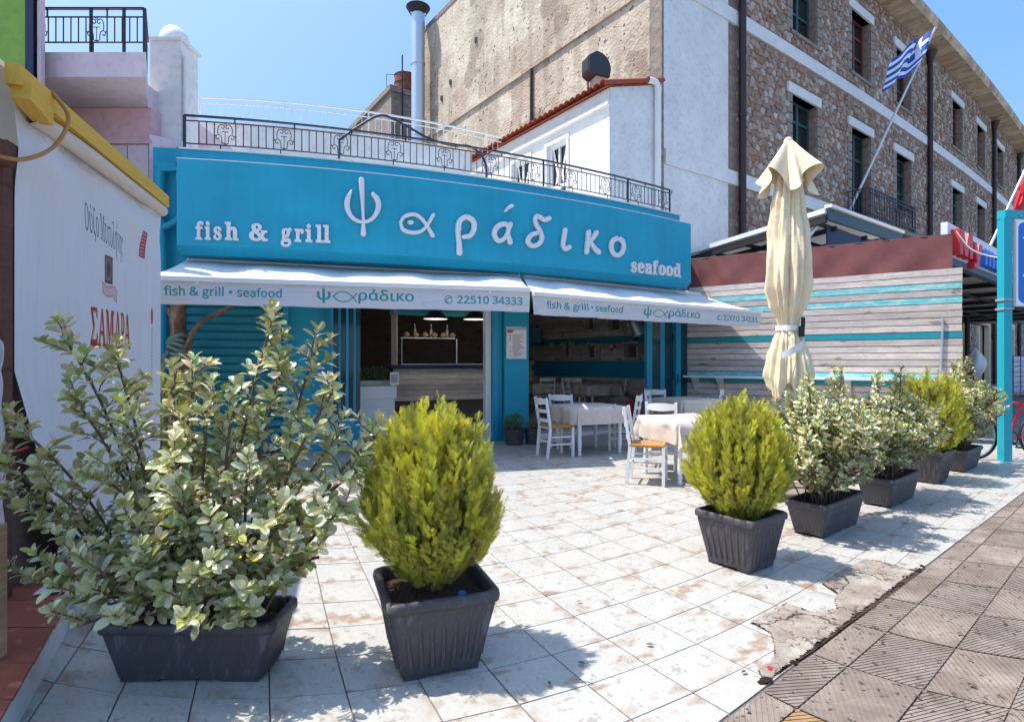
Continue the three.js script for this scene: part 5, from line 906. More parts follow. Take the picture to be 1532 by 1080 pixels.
function chairProto() {
  const t = thing('taverna_chair', '', 'chair'), B = (a, b, w, h) => bar(new THREE.Vector3(...a), new THREE.Vector3(...b), w, h);
  for (const x of [-0.185, 0.185]) {
    lpart(t, 'front_leg', B([x, 0, 0.19], [x, 0.46, 0.19], 0.036), M.whitePaint);
    lpart(t, 'back_leg', merge([B([x * 0.95, 0, -0.235], [x, 0.45, -0.19], 0.036, 0.036), B([x, 0.44, -0.19], [x * 1.02, 0.90, -0.265], 0.036, 0.032)]), M.whitePaint);
    for (const y of [0.2, 0.31]) lpart(t, 'side_stretcher', B([x, y, 0.19], [x, y, -0.2], 0.02), M.whitePaint);
  }
  for (const y of [0.16, 0.27]) lpart(t, 'front_stretcher', B([-0.185, y, 0.19], [0.185, y, 0.19], 0.02), M.whitePaint);
  lpart(t, 'rear_stretcher', B([-0.185, 0.24, -0.205], [0.185, 0.24, -0.205], 0.02), M.whitePaint);
  [[0.56, 0.05], [0.70, 0.05], [0.845, 0.075]].forEach(([y, h], k) => { const z = -0.19 - (y - 0.44) / 0.46 * 0.075; lpart(t, 'back_slat', sheet((a, b) => new THREE.Vector3(lerp(-0.185, 0.185, a), y + h * (b - 0.5) * (1 + (k === 2 ? 0.4 * Math.sin(Math.PI * a) : 0)) , z - 0.03 * Math.sin(Math.PI * a)), 10, 2), M.whitePaint); lpart(t, 'back_slat', sheet((a, b) => new THREE.Vector3(lerp(-0.185, 0.185, a), y + h * (b - 0.5) * (1 + (k === 2 ? 0.4 * Math.sin(Math.PI * a) : 0)), z - 0.018 - 0.03 * Math.sin(Math.PI * a)), 10, 2), M.whitePaint); });
  lpart(t, 'seat', rbx(0.41, 0.035, 0.41, 0, 0.462, 0, 0.014), M.straw);
  for (const z of [0.2, -0.2]) lpart(t, 'seat_rail', B([-0.19, 0.445, z], [0.19, 0.445, z], 0.022), M.whitePaint);
  return t;
}
const tableP = tableProto(), chairP = chairProto(); let tUsed = 0, cUsed = 0;
const put = (o, x, y, Z, turn) => { o.position.copy(V(x, y, Z)); o.rotation.y = turn; return o; };
// a table with its cloth and chairs; turn follows the shopfront. chairs: [side offset along table x, along table z, facing]
function setting(x, y, Z, turn, label, chairs) {
  const t = tUsed++ ? copyOf(tableP) : tableP; t.userData.label = 'white turned-leg table ' + label; put(t, x, y, Z, turn);
  const c = thing('tablecloth', 'beige tablecloth draped over the table ' + label, 'tablecloth', [x, y, Z]); lpart(c, 'cloth', clothG[tUsed % 3], M.linen); c.rotation.y = turn;
  for (const [a, b] of [[0.2, 0.445], [-0.2, 0.445], [0.445, 0.1]]) lpart(c, 'clip', bx(0.03, 0.03, 0.012, a, 0.745, b), M.steel);
  for (const [dx, dz, face, lab] of chairs) { const h = cUsed++ ? copyOf(chairP) : chairP; h.userData.label = 'white ladder-back chair with straw seat ' + lab; h.userData.group = 'white taverna chairs'; const a = turn, wx = x + dx * Math.cos(a) + dz * Math.sin(a), wz = Z - (-dx * Math.sin(a) + dz * Math.cos(a)); put(h, wx, y, wz, turn + face); }
}
const E_ = Math.PI / 2;
setting(1.22, 0, 9.1, 0.40, 'nearest the blue pillar on the terrace', [[-0.66, 0.16, E_, 'between the blue pillar and its table'], [0.66, 0.02, -E_, 'between two terrace tables under the awning'], [-0.08, -0.62, 0, 'behind the table nearest the pillar']]);
setting(2.18, 0, 7.08, 0.34, 'half in sunlight beside the potted conifer', [[-0.62, 0.10, E_, 'in sunlight at the front of the terrace tables'], [0.1, -0.66, 0, 'behind the sunlit terrace table']]);
setting(3.3, 0, 10.75, 0.42, 'in front of the stacked folding doors', [[-0.66, 0.1, E_, 'close to the folding doors'], [-0.15, -0.66, 0, 'pushed in behind the table by the folding doors'], [0.62, -0.1, -E_, 'between the folding doors and the wall shelf']]);
setting(2.1, 0.12, 14.3, 0.5, 'along the bench inside the dining room', [[-0.62, 0, E_, 'at the bench table inside'], [-0.1, -0.62, 0, 'deep inside behind the bench table'], [0.62, 0.15, -E_, 'at the dining room bench']]);
setting(0.85, 0.12, 15.2, 0.3, 'where the person sits inside', [[0.66, 0, -E_, 'opposite the seated person'], [-0.2, 0.66, Math.PI, 'in front of the seated person\'s table']]);
{ // seated person
  const N = 56, S = 0.72, mc = new MarchingCubes(N, M.black, false, false, 60000), j = (x, y, z, r) => [new THREE.Vector3(x, y, z), r];
  const bones = [[j(0, 0.50, 0, 0.15), j(0, 0.78, 0.02, 0.14)], [j(0, 0.78, 0.02, 0.14), j(0, 1.02, 0.04, 0.13)], [j(-0.17, 1.05, 0.03, 0.065), j(0.17, 1.05, 0.03, 0.065)], [j(0, 1.05, 0.04, 0.06), j(0, 1.20, 0.07, 0.055)], [j(0, 1.27, 0.09, 0.095), j(0, 1.33, 0.08, 0.098)], [j(0, 1.27, 0.17, 0.02), j(0, 1.25, 0.195, 0.018)]];
  for (const s of [-1, 1]) bones.push([j(0.19 * s, 1.04, 0.03, 0.058), j(0.25 * s, 0.82, 0.16, 0.045)], [j(0.25 * s, 0.82, 0.16, 0.045), j(0.10 * s, 0.80, 0.40, 0.032)], [j(0.10 * s, 0.80, 0.40, 0.035), j(0.05 * s, 0.79, 0.48, 0.025)], [j(0.09 * s, 0.50, 0.02, 0.09), j(0.13 * s, 0.50, 0.42, 0.07)], [j(0.13 * s, 0.50, 0.42, 0.065), j(0.13 * s, 0.08, 0.40, 0.042)], [j(0.13 * s, 0.04, 0.38, 0.04), j(0.13 * s, 0.03, 0.52, 0.03)]);
  const p = new THREE.Vector3(), q = new THREE.Vector3(), ba = new THREE.Vector3(), k = 0.035;
  for (let z = 0; z < N; z++) for (let y = 0; y < N; y++) for (let x = 0; x < N; x++) {
    p.set((x - N / 2) / (N / 2) * S, (y - N / 2) / (N / 2) * S + 0.70, (z - N / 2) / (N / 2) * S + 0.15); let d = 9;
    for (const [[a, ra], [b, rb]] of bones) { ba.subVectors(b, a); q.subVectors(p, a); const h = clamp(q.dot(ba) / ba.lengthSq(), 0, 1), e = q.addScaledVector(ba, -h).length() - lerp(ra, rb, h), m = Math.max(k - Math.abs(d - e), 0) / k; d = Math.min(d, e) - m * m * k * 0.25; }
    mc.field[x + y * N + z * N * N] = -d;
  }
  mc.isolation = 0; mc.update();
  const n = mc.count, pos = new Float32Array(mc.positionArray.subarray(0, n * 3)), g = new THREE.BufferGeometry();
  for (let i = 0; i < n; i++) { pos[i * 3] *= S; pos[i * 3 + 1] = pos[i * 3 + 1] * S + 0.70; pos[i * 3 + 2] = pos[i * 3 + 2] * S + 0.15; }
  g.setAttribute('position', new THREE.BufferAttribute(pos, 3)); g.setAttribute('normal', new THREE.BufferAttribute(new Float32Array(mc.normalArray.subarray(0, n * 3)), 3));
  g.computeVertexNormals();
  const col = new Float32Array(n * 3); for (let i = 0; i < n; i++) { const y = pos[i * 3 + 1], c = y > 1.12 || (y < 0.9 && y > 0.72 && pos[i * 3 + 2] > 0.2) ? [0.36, 0.20, 0.14] : y > 0.6 ? [0.42, 0.33, 0.25] : [0.05, 0.05, 0.07]; col.set(c, i * 3); }
  g.setAttribute('color', new THREE.BufferAttribute(col, 3));
  const t = thing('person', 'person in a tan top seated at a table inside, arms resting on it', 'person', [0.42, 0.12, 15.35]); t.rotation.y = 1.35;
  lpart(t, 'body', g, std({ vertexColors: true, roughness: 0.85 }));
  lpart(t, 'hair', new THREE.SphereGeometry(0.106, 16, 10, 0, 7, 0, 1.5).rotateX(-0.35).translate(0, 1.325, 0.072), std({ color: lin(0.02, 0.015, 0.012) }));
  const c = copyOf(chairP, 'white ladder-back chair under the seated person'); put(c, 0.40, 0.12, 15.34, 1.35); c.userData.group = 'white taverna chairs';
}
{ // fire extinguisher
  const p = [2.62, 12.6], t = thing('fire_extinguisher', 'red fire extinguisher on the floor beside the folding doors', 'extinguisher', [p[0], 0.12, p[1]]);
  lpart(t, 'cylinder', new THREE.LatheGeometry([[0, 0], [0.085, 0], [0.09, 0.05], [0.09, 0.36], [0.06, 0.43], [0.03, 0.45], [0.03, 0.5]].map((q) => new THREE.Vector2(...q)), 16), M.red); lpart(t, 'handle', bx(0.14, 0.03, 0.03, 0.03, 0.52, 0), M.black); lpart(t, 'hose', tube([new THREE.Vector3(0.05, 0.5, 0), new THREE.Vector3(0.14, 0.4, 0), new THREE.Vector3(0.11, 0.2, 0)], 0.014, 10, 6), M.black);
}
{ // menu on the pillar
  T.menu = drawn(200, 330, (c, w, h) => { c.fillStyle = '#e9e2dd'; c.fillRect(0, 0, w, h); c.fillStyle = '#9fc3d6'; c.fillRect(0, 0, w, 26); c.fillStyle = '#c9434f'; c.beginPath(); c.moveTo(0, 26); c.lineTo(76, 26); c.lineTo(52, 56); c.lineTo(0, 62); c.fill(); c.fillStyle = '#6d6a70'; const r = seeded(3); for (let y = 76; y < 300; y += 11) { c.fillRect(56, y, 60 + r() * 70, 3.5); if (r() < 0.6) c.fillRect(26, y, 12, 6); } c.fillRect(60, 312, 50, 4); });
  const t = thing('menu_board', 'printed menu sheet fixed on the blue pillar', 'menu', [0.02, 1.6, 10.3]);
  const a = fac(0.18, 0.60), b = fac(0.535, 0.60), P = (p, y) => V(p[0], y, p[1]), q = new Tris(); q.quad(P(fac(0.18, 0.593), 1.50), P(fac(0.535, 0.593), 1.50), P(fac(0.535, 0.593), 2.06), P(fac(0.18, 0.593), 2.06), 1, 1);
  part(t, 'print', q.geo(), std({ map: T.menu, roughness: 0.5 })); part(t, 'backing', sweep(fac, 0.17, 0.545, 1, [[0.598, 1.49], [0.598, 2.07], [0.615, 2.07], [0.615, 1.49]]), M.whitePaint);
}
{ // driftwood trunk with rope in front of the shutter
  const t = thing('driftwood_post', 'pale driftwood trunk with a curved branch beside the shutter', 'driftwood', [-5.0, 0, 8.3]);
  part(t, 'trunk', merge([tube([V(-4.79, 0, 8.3), V(-4.83, 0.8, 8.28), V(-4.80, 1.35, 8.26), V(-4.87, 1.75, 8.3), V(-4.89, 2.1, 8.3), V(-4.85, 2.5, 8.3)], 0.105, 40, 12), tube([V(-4.87, 1.9, 8.28), V(-4.97, 2.15, 8.25), V(-4.99, 2.22, 8.24)], 0.04, 8, 8)]), M.bark);
  part(t, 'branch', tube([V(-4.80, 1.3, 8.24), V(-4.73, 1.55, 8.2), V(-4.59, 1.85, 8.15), V(-4.37, 2.05, 8.1), V(-4.12, 2.15, 8.05), V(-3.89, 2.28, 8.0), V(-3.77, 2.5, 8.0)], 0.034, 40, 8), M.bark);
  const r = thing('green_rope', 'thick grey green rope knotted around the driftwood trunk', 'rope', [-5, 1, 8.3]), m = std({ color: lin(0.19, 0.27, 0.23), roughness: 0.95, bumpMap: T.bump, bumpScale: 0.01 });
  for (let k = 0; k < 7; k++) { const y = 1.46 + k * 0.055, c = V(-4.85, y, 8.28), pts = []; for (let i = 0; i < 12; i++) { const a = i / 12 * 6.283; pts.push(new THREE.Vector3(c.x + 0.135 * Math.cos(a) * (1 + 0.1 * Math.sin(k * 3 + i)), y + 0.03 * Math.sin(a * 2 + k), c.z + 0.135 * Math.sin(a))); } part(r, 'coil', tube(pts, 0.032, 36, 7, true), m); }
  part(r, 'loose_end', tube([V(-4.95, 1.5, 8.14), V(-5.01, 1.25, 8.14), V(-4.97, 1.0, 8.15), V(-4.82, 0.9, 8.15), V(-4.72, 1.0, 8.16)], 0.034, 30, 7), m);
  part(r, 'loose_end', tube([V(-4.92, 1.6, 8.13), V(-5.03, 1.42, 8.13), V(-5.04, 1.3, 8.13)], 0.03, 12, 7), m);
}
// ---------------------------------------------------------------- plants in pots
function taper(w0, d0, w1, d1, y0, y1, r0, r1, seg = 5) {              // rounded rectangular tapering shell
  const ring = (w, d, r, y) => { const o = []; for (const [sx, sz, a0] of [[1, 1, 0], [-1, 1, 1], [-1, -1, 2], [1, -1, 3]]) for (let k = 0; k <= seg; k++) { const a = (a0 + k / seg) * Math.PI / 2; o.push(new THREE.Vector3(sx * (w / 2 - r) + r * Math.cos(a), y, sz * (d / 2 - r) + r * Math.sin(a))); } return o; };
  return [ring(w0, d0, r0, y0), ring(w1, d1, r1, y1)];
}
function loft(rings, capFirst = false, capLast = false) {
  const p = [], uv = [], ix = [], K = rings[0].length; let v = 0; rings.forEach((r, i) => { if (i) v += r[0].distanceTo(rings[i - 1][0]); let u = 0; r.forEach((q, k) => { if (k) u += q.distanceTo(r[k - 1]); p.push(q.x, q.y, q.z); uv.push(u, v); }); });
  for (let i = 0; i < rings.length - 1; i++) for (let k = 0; k < K; k++) { const a = i * K + k, b = i * K + (k + 1) % K; ix.push(a, b + K, b, a, a + K, b + K); }
  const cap = (i, f) => { const c = p.length / 3; let s = new THREE.Vector3(); rings[i].forEach((q) => s.add(q)); s.divideScalar(K); p.push(s.x, s.y, s.z); uv.push(0, 0); for (let k = 0; k < K; k++) f ? ix.push(c, i * K + k, i * K + (k + 1) % K) : ix.push(c, i * K + (k + 1) % K, i * K + k); };
  if (capFirst) cap(0, true); if (capLast) cap(rings.length - 1, false);
  const g = new THREE.BufferGeometry(); g.setAttribute('position', new THREE.Float32BufferAttribute(p, 3)); g.setAttribute('uv', new THREE.Float32BufferAttribute(uv, 2)); g.setIndex(ix); g.computeVertexNormals(); return g;
}
function potProto(name, w0, d0, w1, d1, h, ribsX, ribsZ, slot) {
  const t = thing(name, '', name === 'square_planter' ? 'plant pot' : 'planter');
  const R2 = (w, d, r, y) => taper(w, d, w, d, y, y, r, r)[0];
  lpart(t, 'body', loft([R2(w0 * 0.9, d0 * 0.9, 0.03, 0.012), R2(w0, d0, 0.035, 0.02), R2(lerp(w0, w1, 0.82), lerp(d0, d1, 0.82), 0.04, h * 0.82), R2(w1 * 0.94, d1 * 0.94, 0.045, h - 0.045)], true), M.pot);
  const rw = 0.028;
  lpart(t, 'rim', loft([R2(w1 * 0.94, d1 * 0.94, 0.045, h - 0.05), R2(w1 + 0.005, d1 + 0.005, 0.05, h - 0.048), R2(w1 + 0.012, d1 + 0.012, 0.055, h - 0.03), R2(w1 + 0.006, d1 + 0.006, 0.055, h - 0.008), R2(w1 - 0.02, d1 - 0.02, 0.05, h), R2(w1 - rw * 2, d1 - rw * 2, 0.04, h - 0.004), R2(w1 - rw * 2 - 0.01, d1 - rw * 2 - 0.01, 0.035, h - 0.07)]), M.pot);
  lpart(t, 'soil', loft([R2(w1 - 0.06, d1 - 0.06, 0.04, h - 0.065), R2((w1 - 0.06) * 0.5, (d1 - 0.06) * 0.5, 0.04, h - 0.055)], false, true), M.soil);
  const rib = (x0, z0, x1, z1, y0, y1) => { const g = rod(new THREE.Vector3(x0, y0, z0), new THREE.Vector3(x1, y1, z1), slot ? 0.008 : 0.012, slot ? 0.009 : 0.014, 6); return g; };
  const face = (n, along, a0, a1, b0, b1) => { for (let k = 0; k < n; k++) { const s = (k + 0.5) / n - 0.5; for (const sg of [-1, 1]) { const ya = slot === 1 && along === 0 ? h * 0.56 : h * 0.14, yb = h * 0.80, ta = ya / h, tb = yb / h; const q = (t) => [s * lerp(a0, a1 * 0.96, t) * 0.86, sg * (lerp(b0, b1 * 0.95, t) / 2 - 0.002)]; const [m0, n0] = q(ta), [m1, n1] = q(tb); lpart(t, 'rib', along ? rib(n0, m0, n1, m1, ya, yb) : rib(m0, n0, m1, n1, ya, yb), M.pot); } } };
  face(ribsX, 0, w0, w1, d0, d1); face(ribsZ, 1, d0, d1, w0, w1);
  for (const x of [-1, 1]) for (const z of [-1, 1]) lpart(t, 'foot', bx(w0 * 0.26, 0.016, d0 * 0.26, x * w0 * 0.34, 0.008, z * d0 * 0.34), M.pot);
  return t;
}
const squarePot = potProto('square_planter', 0.335, 0.335, 0.47, 0.47, 0.385, 7, 7, 0), trough = potProto('trough_planter', 0.72, 0.25, 0.86, 0.34, 0.29, 18, 8, 1);
squarePot.userData.group = 'square dark planters'; trough.userData.group = 'rectangular dark troughs';
// oleaster shrubs: woody stems, side twigs, leathery grey green leaves
const leafMats = [[0.46, 0.46, 0.21], [0.59, 0.57, 0.33], [0.36, 0.40, 0.13], [0.72, 0.69, 0.46], [0.58, 0.56, 0.16]].map((c) => phys({ color: lin(...c), roughness: 0.27, ior: 1.6, transmission: 0.3 }));
const leafTone = leafMats.map((m) => m.color.toArray()), leafMany = phys({ vertexColors: true, roughness: 0.27, ior: 1.6, transmission: 0.3 });
const leafUnits = [leaf(1, 0.48), leaf(1, 0.54), leaf(1, 0.42)];
function shrub(t, tips, o) {                                         // tips in the trough's frame: [x, y, z]
  R = seeded(o.seed);
  const wood = [], leaves = [], UP = new THREE.Vector3(0, 1, 0);
  const addLeaf = (p, dir, up, len) => { const y = dir.clone().normalize(), x = new THREE.Vector3().crossVectors(y, up).normalize(), z = new THREE.Vector3().crossVectors(x, y); leaves.push([new THREE.Matrix4().makeBasis(x, y, z).scale(new THREE.Vector3(len, len, len)).setPosition(p), Math.floor(R() * 3), R() < 0.07 ? 4 : Math.floor(R() * 4), p.z]); };
  const facing = (p) => new THREE.Vector3(p.x * 0.9 + rnd(-0.5, 0.5), 0.75, p.z * 2.2 + rnd(-0.5, 0.5));
  const twig = (p, dir, len, n, r) => {
    const e = p.clone().addScaledVector(dir, len), mid = p.clone().lerp(e, 0.5).add(new THREE.Vector3(rnd(-0.02, 0.02), rnd(0, 0.02), rnd(-0.02, 0.02))); wood.push(tube([p, mid, e], r, 3, 4));
    for (let k = 0; k < n; k++) {
      const s = (k + 0.6) / n, q = p.clone().lerp(e, s), a = k * 2.4 + R(), side = new THREE.Vector3(Math.cos(a), 0, Math.sin(a)); side.addScaledVector(dir, -side.dot(dir)).normalize();
      addLeaf(q, side.clone().addScaledVector(dir, rnd(0.3, 0.9)).addScaledVector(UP, rnd(-0.25, 0.35)), facing(q), o.leaf * rnd(0.65, 1.15));
    }
    for (let k = 0; k < 4; k++) { const a = k * 1.7 + R(); addLeaf(e, new THREE.Vector3(Math.cos(a), 0.5, Math.sin(a)).addScaledVector(dir, 0.6), facing(e), o.leaf * rnd(0.5, 0.95)); }
  };
  for (const [x, y, z] of tips) {
    const b = new THREE.Vector3(clamp(x * 0.35, -0.33, 0.33) + rnd(-0.06, 0.06), 0.23, rnd(-0.09, 0.09)), e = new THREE.Vector3(x, y, z), c = new THREE.QuadraticBezierCurve3(b, new THREE.Vector3(lerp(b.x, x, 0.35) + rnd(-0.06, 0.06), lerp(b.y, y, 0.62) + 0.05, lerp(b.z, z, 0.4)), e), L = c.getLength();
    wood.push(new THREE.TubeGeometry(c, 12, 0.0065, 5));
    for (let s = 0.16; s < L; s += o.step) { const u = s / L, p = c.getPoint(u), tg = c.getTangent(u), a = R() * 6.283, d = new THREE.Vector3(Math.cos(a), rnd(0.0, 0.7), Math.sin(a)).addScaledVector(tg, 0.5).normalize(), l = rnd(0.06, 0.19) * (1 - 0.45 * u); twig(p, d, l * o.spread, Math.round(4 + l * 44), 0.003); }
    twig(c.getPoint(0.9), c.getTangent(1).add(new THREE.Vector3(0, 0.8, 0)).normalize(), 0.15, 13, 0.003);
  }
  lpart(t, 'stems', merge(wood), M.twig);
  leaves.sort((a, b) => b[3] - a[3]);
  for (const [m, k, c] of leaves.slice(0, o.single)) lpart(t, 'leaf', leafUnits[k], leafMats[c]).applyMatrix4(m);
  lpart(t, 'foliage', merge(leaves.slice(o.single).map(([m, k, c]) => tint(leafUnits[k].clone().applyMatrix4(m), leafTone[c].map((v) => v * rnd(0.85, 1.15))))), leafMany).userData.kind = 'stuff';
}
// golden thuja: upright flattened sprays
const spray = (() => {
  const t = new Tris(), r = seeded(77), leaflet = (x, y, z, a, l, w) => { const dx = Math.sin(a), dy = Math.cos(a), A = new THREE.Vector3(x, y, z), B = new THREE.Vector3(x + dx * l, y + dy * l, z + (r() - 0.5) * 0.2 * l), nx = dy * w, ny = -dx * w, C = A.clone().lerp(B, 0.55).add(new THREE.Vector3(nx, ny, 0.2 * w)), D = A.clone().lerp(B, 0.55).add(new THREE.Vector3(-nx, -ny, 0.2 * w)); t.tri(A, C, B, [0, 0], [1, 0.5], [0, 1]).tri(A, B, D, [0, 0], [0, 1], [1, 0.5]); };
  for (let k = 0; k < 11; k++) { const y = k / 11, s = k % 2 ? 1 : -1, z = (r() - 0.5) * 0.25; leaflet(0, y * 0.85, z * 0.4, s * (0.75 - y * 0.45), 0.42 * (1 - y * 0.55), 0.026); leaflet(s * 0.12, y * 0.85 + 0.12, z, s * (0.35 - 0.1 * y), 0.3 * (1 - y * 0.5), 0.03); leaflet(s * 0.05, y * 0.8, z * 1.6, -s * 0.3, 0.28, 0.03); }
  leaflet(0, 0, 0, 0, 1.05, 0.03); return t.geo();
})();
const thujaMat = phys({ color: lin(1, 1, 1), roughness: 0.75, transmission: 0.4 });
function thuja(t, base, rx, ry, cy, n, seed) {                       // sprays gathered into upright plumes
  R = seeded(seed); const im = new THREE.InstancedMesh(spray, thujaMat, n), up = new THREE.Vector3(), m = new THREE.Matrix4(), col = new THREE.Color();
  const per = 22, plumes = Math.floor(n * 0.88 / per), lumps = Array.from({ length: 12 }, () => [R() * 6.283, R() * 2 - 1, rnd(0.15, 0.42), rnd(-0.20, 0.22)]); let i = 0;
  const place = (p, y, s, r, g, b) => { const a = R() * 3.14, h = new THREE.Vector3(Math.cos(a), 0, Math.sin(a)), x = h.addScaledVector(y, -y.dot(h)).normalize(), z = new THREE.Vector3().crossVectors(x, y); m.makeBasis(x, y, z).scale(up.set(s, s, s)).setPosition(p); im.setMatrixAt(i, m); im.setColorAt(i, col.setRGB(r, g, b)); i++; };
  for (let k = 0; k < plumes; k++) {
    const th = k * 2.39996 + rnd(-0.25, 0.25), v = 1 - 1.95 * ((k + 0.5) / plumes) + rnd(-0.08, 0.08); let sh = 1;
    for (const [a, b, w, q] of lumps) { let da = Math.abs((th % 6.283) - a); da = Math.min(da, 6.283 - da); sh += q * Math.exp(-(da * da) / (w * w * 3) - ((v - b) ** 2) / (w * w * 3)); }
    const prof = v > 0 ? Math.pow(Math.max(0, 1 - v * v), 0.36) : Math.pow(Math.max(0.06, 1 - v * v * 0.97), 0.72), rr = Math.max(0.05, prof * sh * (0.62 + 0.46 * Math.sqrt(R()))), out = new THREE.Vector3(Math.cos(th), 0, Math.sin(th));
    const p0 = new THREE.Vector3(out.x * rx * rr, cy + v * ry * (0.94 + 0.06 * sh) - 0.07, out.z * rx * rr), ax = out.clone().multiplyScalar(rnd(-0.05, 0.3) + (v < -0.2 ? 0.35 : 0)).add(new THREE.Vector3(rnd(-0.15, 0.15), v < -0.2 ? 0.75 : 1, rnd(-0.15, 0.15))).normalize(), L = rnd(0.07, 0.21), fat = rnd(0.010, 0.026), bright = rnd(0.5, 1.08), green = rnd(0, 1);
    for (let q = 0; q < per && i < n; q++) {
      const s = q / per, a = R() * 6.283, r = fat * (1 - s * 0.75) * Math.sqrt(R()), p = p0.clone().addScaledVector(ax, s * L).add(new THREE.Vector3(Math.cos(a) * r, 0, Math.sin(a) * r)), y = ax.clone().add(new THREE.Vector3(Math.cos(a) * 0.45, 0, Math.sin(a) * 0.45)).addScaledVector(out, 0.15).normalize(), e = R();
      place(p, y, rnd(0.028, 0.056), (0.74 + 0.16 * e - 0.12 * green) * bright, (0.67 + 0.14 * e) * bright, 0.05 + 0.03 * R());
    }
  }
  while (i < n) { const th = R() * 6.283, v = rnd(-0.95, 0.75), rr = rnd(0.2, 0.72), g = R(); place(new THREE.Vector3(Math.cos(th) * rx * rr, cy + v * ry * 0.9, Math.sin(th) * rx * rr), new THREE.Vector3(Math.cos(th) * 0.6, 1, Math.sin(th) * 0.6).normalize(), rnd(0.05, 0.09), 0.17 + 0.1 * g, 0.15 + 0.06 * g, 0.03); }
  im.name = 'foliage'; im.userData.kind = 'stuff'; im.castShadow = im.receiveShadow = true; t.add(im);
  const w = []; for (let k = 0; k < 14; k++) { const a = R() * 6.283, q = rnd(0.3, 0.8); w.push(tube([new THREE.Vector3(Math.cos(a) * 0.03, base, Math.sin(a) * 0.03), new THREE.Vector3(Math.cos(a) * rx * 0.35 * q, base + 0.15, Math.sin(a) * rx * 0.35 * q), new THREE.Vector3(Math.cos(a) * rx * 0.7 * q, cy + ry * rnd(-0.3, 0.5), Math.sin(a) * rx * 0.7 * q)], 0.009, 10, 5)); }
  lpart(t, 'trunk', merge([rod(new THREE.Vector3(0, base, 0), new THREE.Vector3(0, cy, 0), 0.03, 0.015), ...w]), M.twig);
}
let pUsed = 0, qUsed = 0;
const potAt = (kind, x, Z, turn, label) => { const sq = kind === 'square', src = sq ? squarePot : trough, o = (sq ? pUsed++ : qUsed++) ? copyOf(src) : src; o.userData.label = label; o.scale.set(1, 1, 1); return put(o, x, 0, Z, turn); };
const plantAt = (name, label, cat, x, Z, turn, group) => { const t = thing(name, label, cat, [x, 0, Z], group); t.rotation.y = turn; return t; };
// protos are cloned before they are moved
potAt('trough', -1.46, 2.68, 0.0, 'long dark grey plastic trough beside the red clay step').scale.set(0.92, 0.97, 0.97);
{
  const s = plantAt('oleaster_shrub', 'sprawling oleaster shrub with long shoots beside the printed tarpaulin', 'shrub', -1.46, 2.70, 0, 'oleaster shrubs');
  shrub(s, [[0.33, 1.66, 0], [0.40, 1.42, 0.08], [0.52, 1.54, -0.05], [0.62, 1.30, 0.05], [-0.64, 1.57, 0.05], [-0.50, 1.48, -0.1], [-0.55, 1.30, 0.12], [-0.97, 1.00, 0.05], [-0.83, 1.16, 0.1], [-0.86, 0.86, 0.14], [-0.72, 0.45, 0.16], [-0.66, 0.72, 0.18], [-0.21, 1.36, -0.08], [-0.05, 1.38, 0.02], [0.08, 1.27, 0.1], [-0.30, 1.18, 0.12], [0.20, 1.22, 0.14], [0.82, 1.10, 0.0], [0.76, 0.96, 0.1], [0.70, 0.78, 0.14], [0.60, 0.58, 0.18], [0.62, 1.10, -0.1], [0.30, 0.95, 0.22], [0.0, 1.02, 0.24], [-0.33, 0.95, 0.24], [-0.15, 0.75, 0.30], [0.2, 0.70, 0.30], [0.45, 0.75, 0.26], [-0.42, 0.62, 0.28], [-0.25, 0.42, 0.30], [0.05, 0.42, 0.32], [0.32, 0.42, 0.30], [0.42, 0.5, 0.24], [-0.45, 0.40, 0.24], [0.1, 1.1, -0.2], [-0.3, 1.0, -0.25], [0.4, 1.05, -0.22], [-0.1, 0.8, -0.25], [-0.55, 0.52, 0.22], [-0.3, 0.55, 0.32], [-0.05, 0.6, 0.34], [0.22, 0.55, 0.34], [0.5, 0.62, 0.28], [-0.15, 0.34, 0.34], [0.15, 0.33, 0.34], [-0.38, 0.33, 0.3], [0.35, 0.34, 0.3], [-0.6, 0.9, 0.2], [0.05, 0.85, 0.3]], { seed: 101, leaf: 0.071, step: 0.066, spread: 1.25, single: 300 });
}
potAt('square', -0.385, 2.79, 0.35, 'square dark grey planter with soil and a blue cap in it').scale.set(1.12, 1, 1.12);
{
  const s = plantAt('golden_thuja', 'golden yellow conifer bush in the planter nearest the oleaster', 'conifer', -0.385, 2.80, 0.35, 'golden conifers');
  thuja(s, 0.33, 0.275, 0.365, 0.765, 14000, 201);
  const c = thing('plastic_disc', 'small blue plastic cap on the soil of the square planter', 'cap', [-0.24, 0.335, 2.72]); lpart(c, 'cap', new THREE.CylinderGeometry(0.017, 0.019, 0.014, 14).rotateX(0.5), M.marketBlue); lpart(c, 'ring', new THREE.TorusGeometry(0.019, 0.003, 5, 14).rotateX(1.57 + 0.5), M.marketBlue);
}
potAt('square', 1.64, 4.07, 0.64, 'square dark grey planter by the broken mortar edge');
thuja(plantAt('golden_thuja', 'golden conifer in the square planter by the broken mortar edge', 'conifer', 1.64, 4.07, 0.64, 'golden conifers'), 0.33, 0.275, 0.36, 0.73, 13000, 202);
potAt('square', 5.02, 6.88, 0.66, 'square dark grey planter between two troughs along the kerb');
thuja(plantAt('golden_thuja', 'golden conifer half hidden among the oleasters along the kerb', 'conifer', 5.02, 6.88, 0.66, 'golden conifers'), 0.33, 0.34, 0.43, 0.80, 8000, 203);
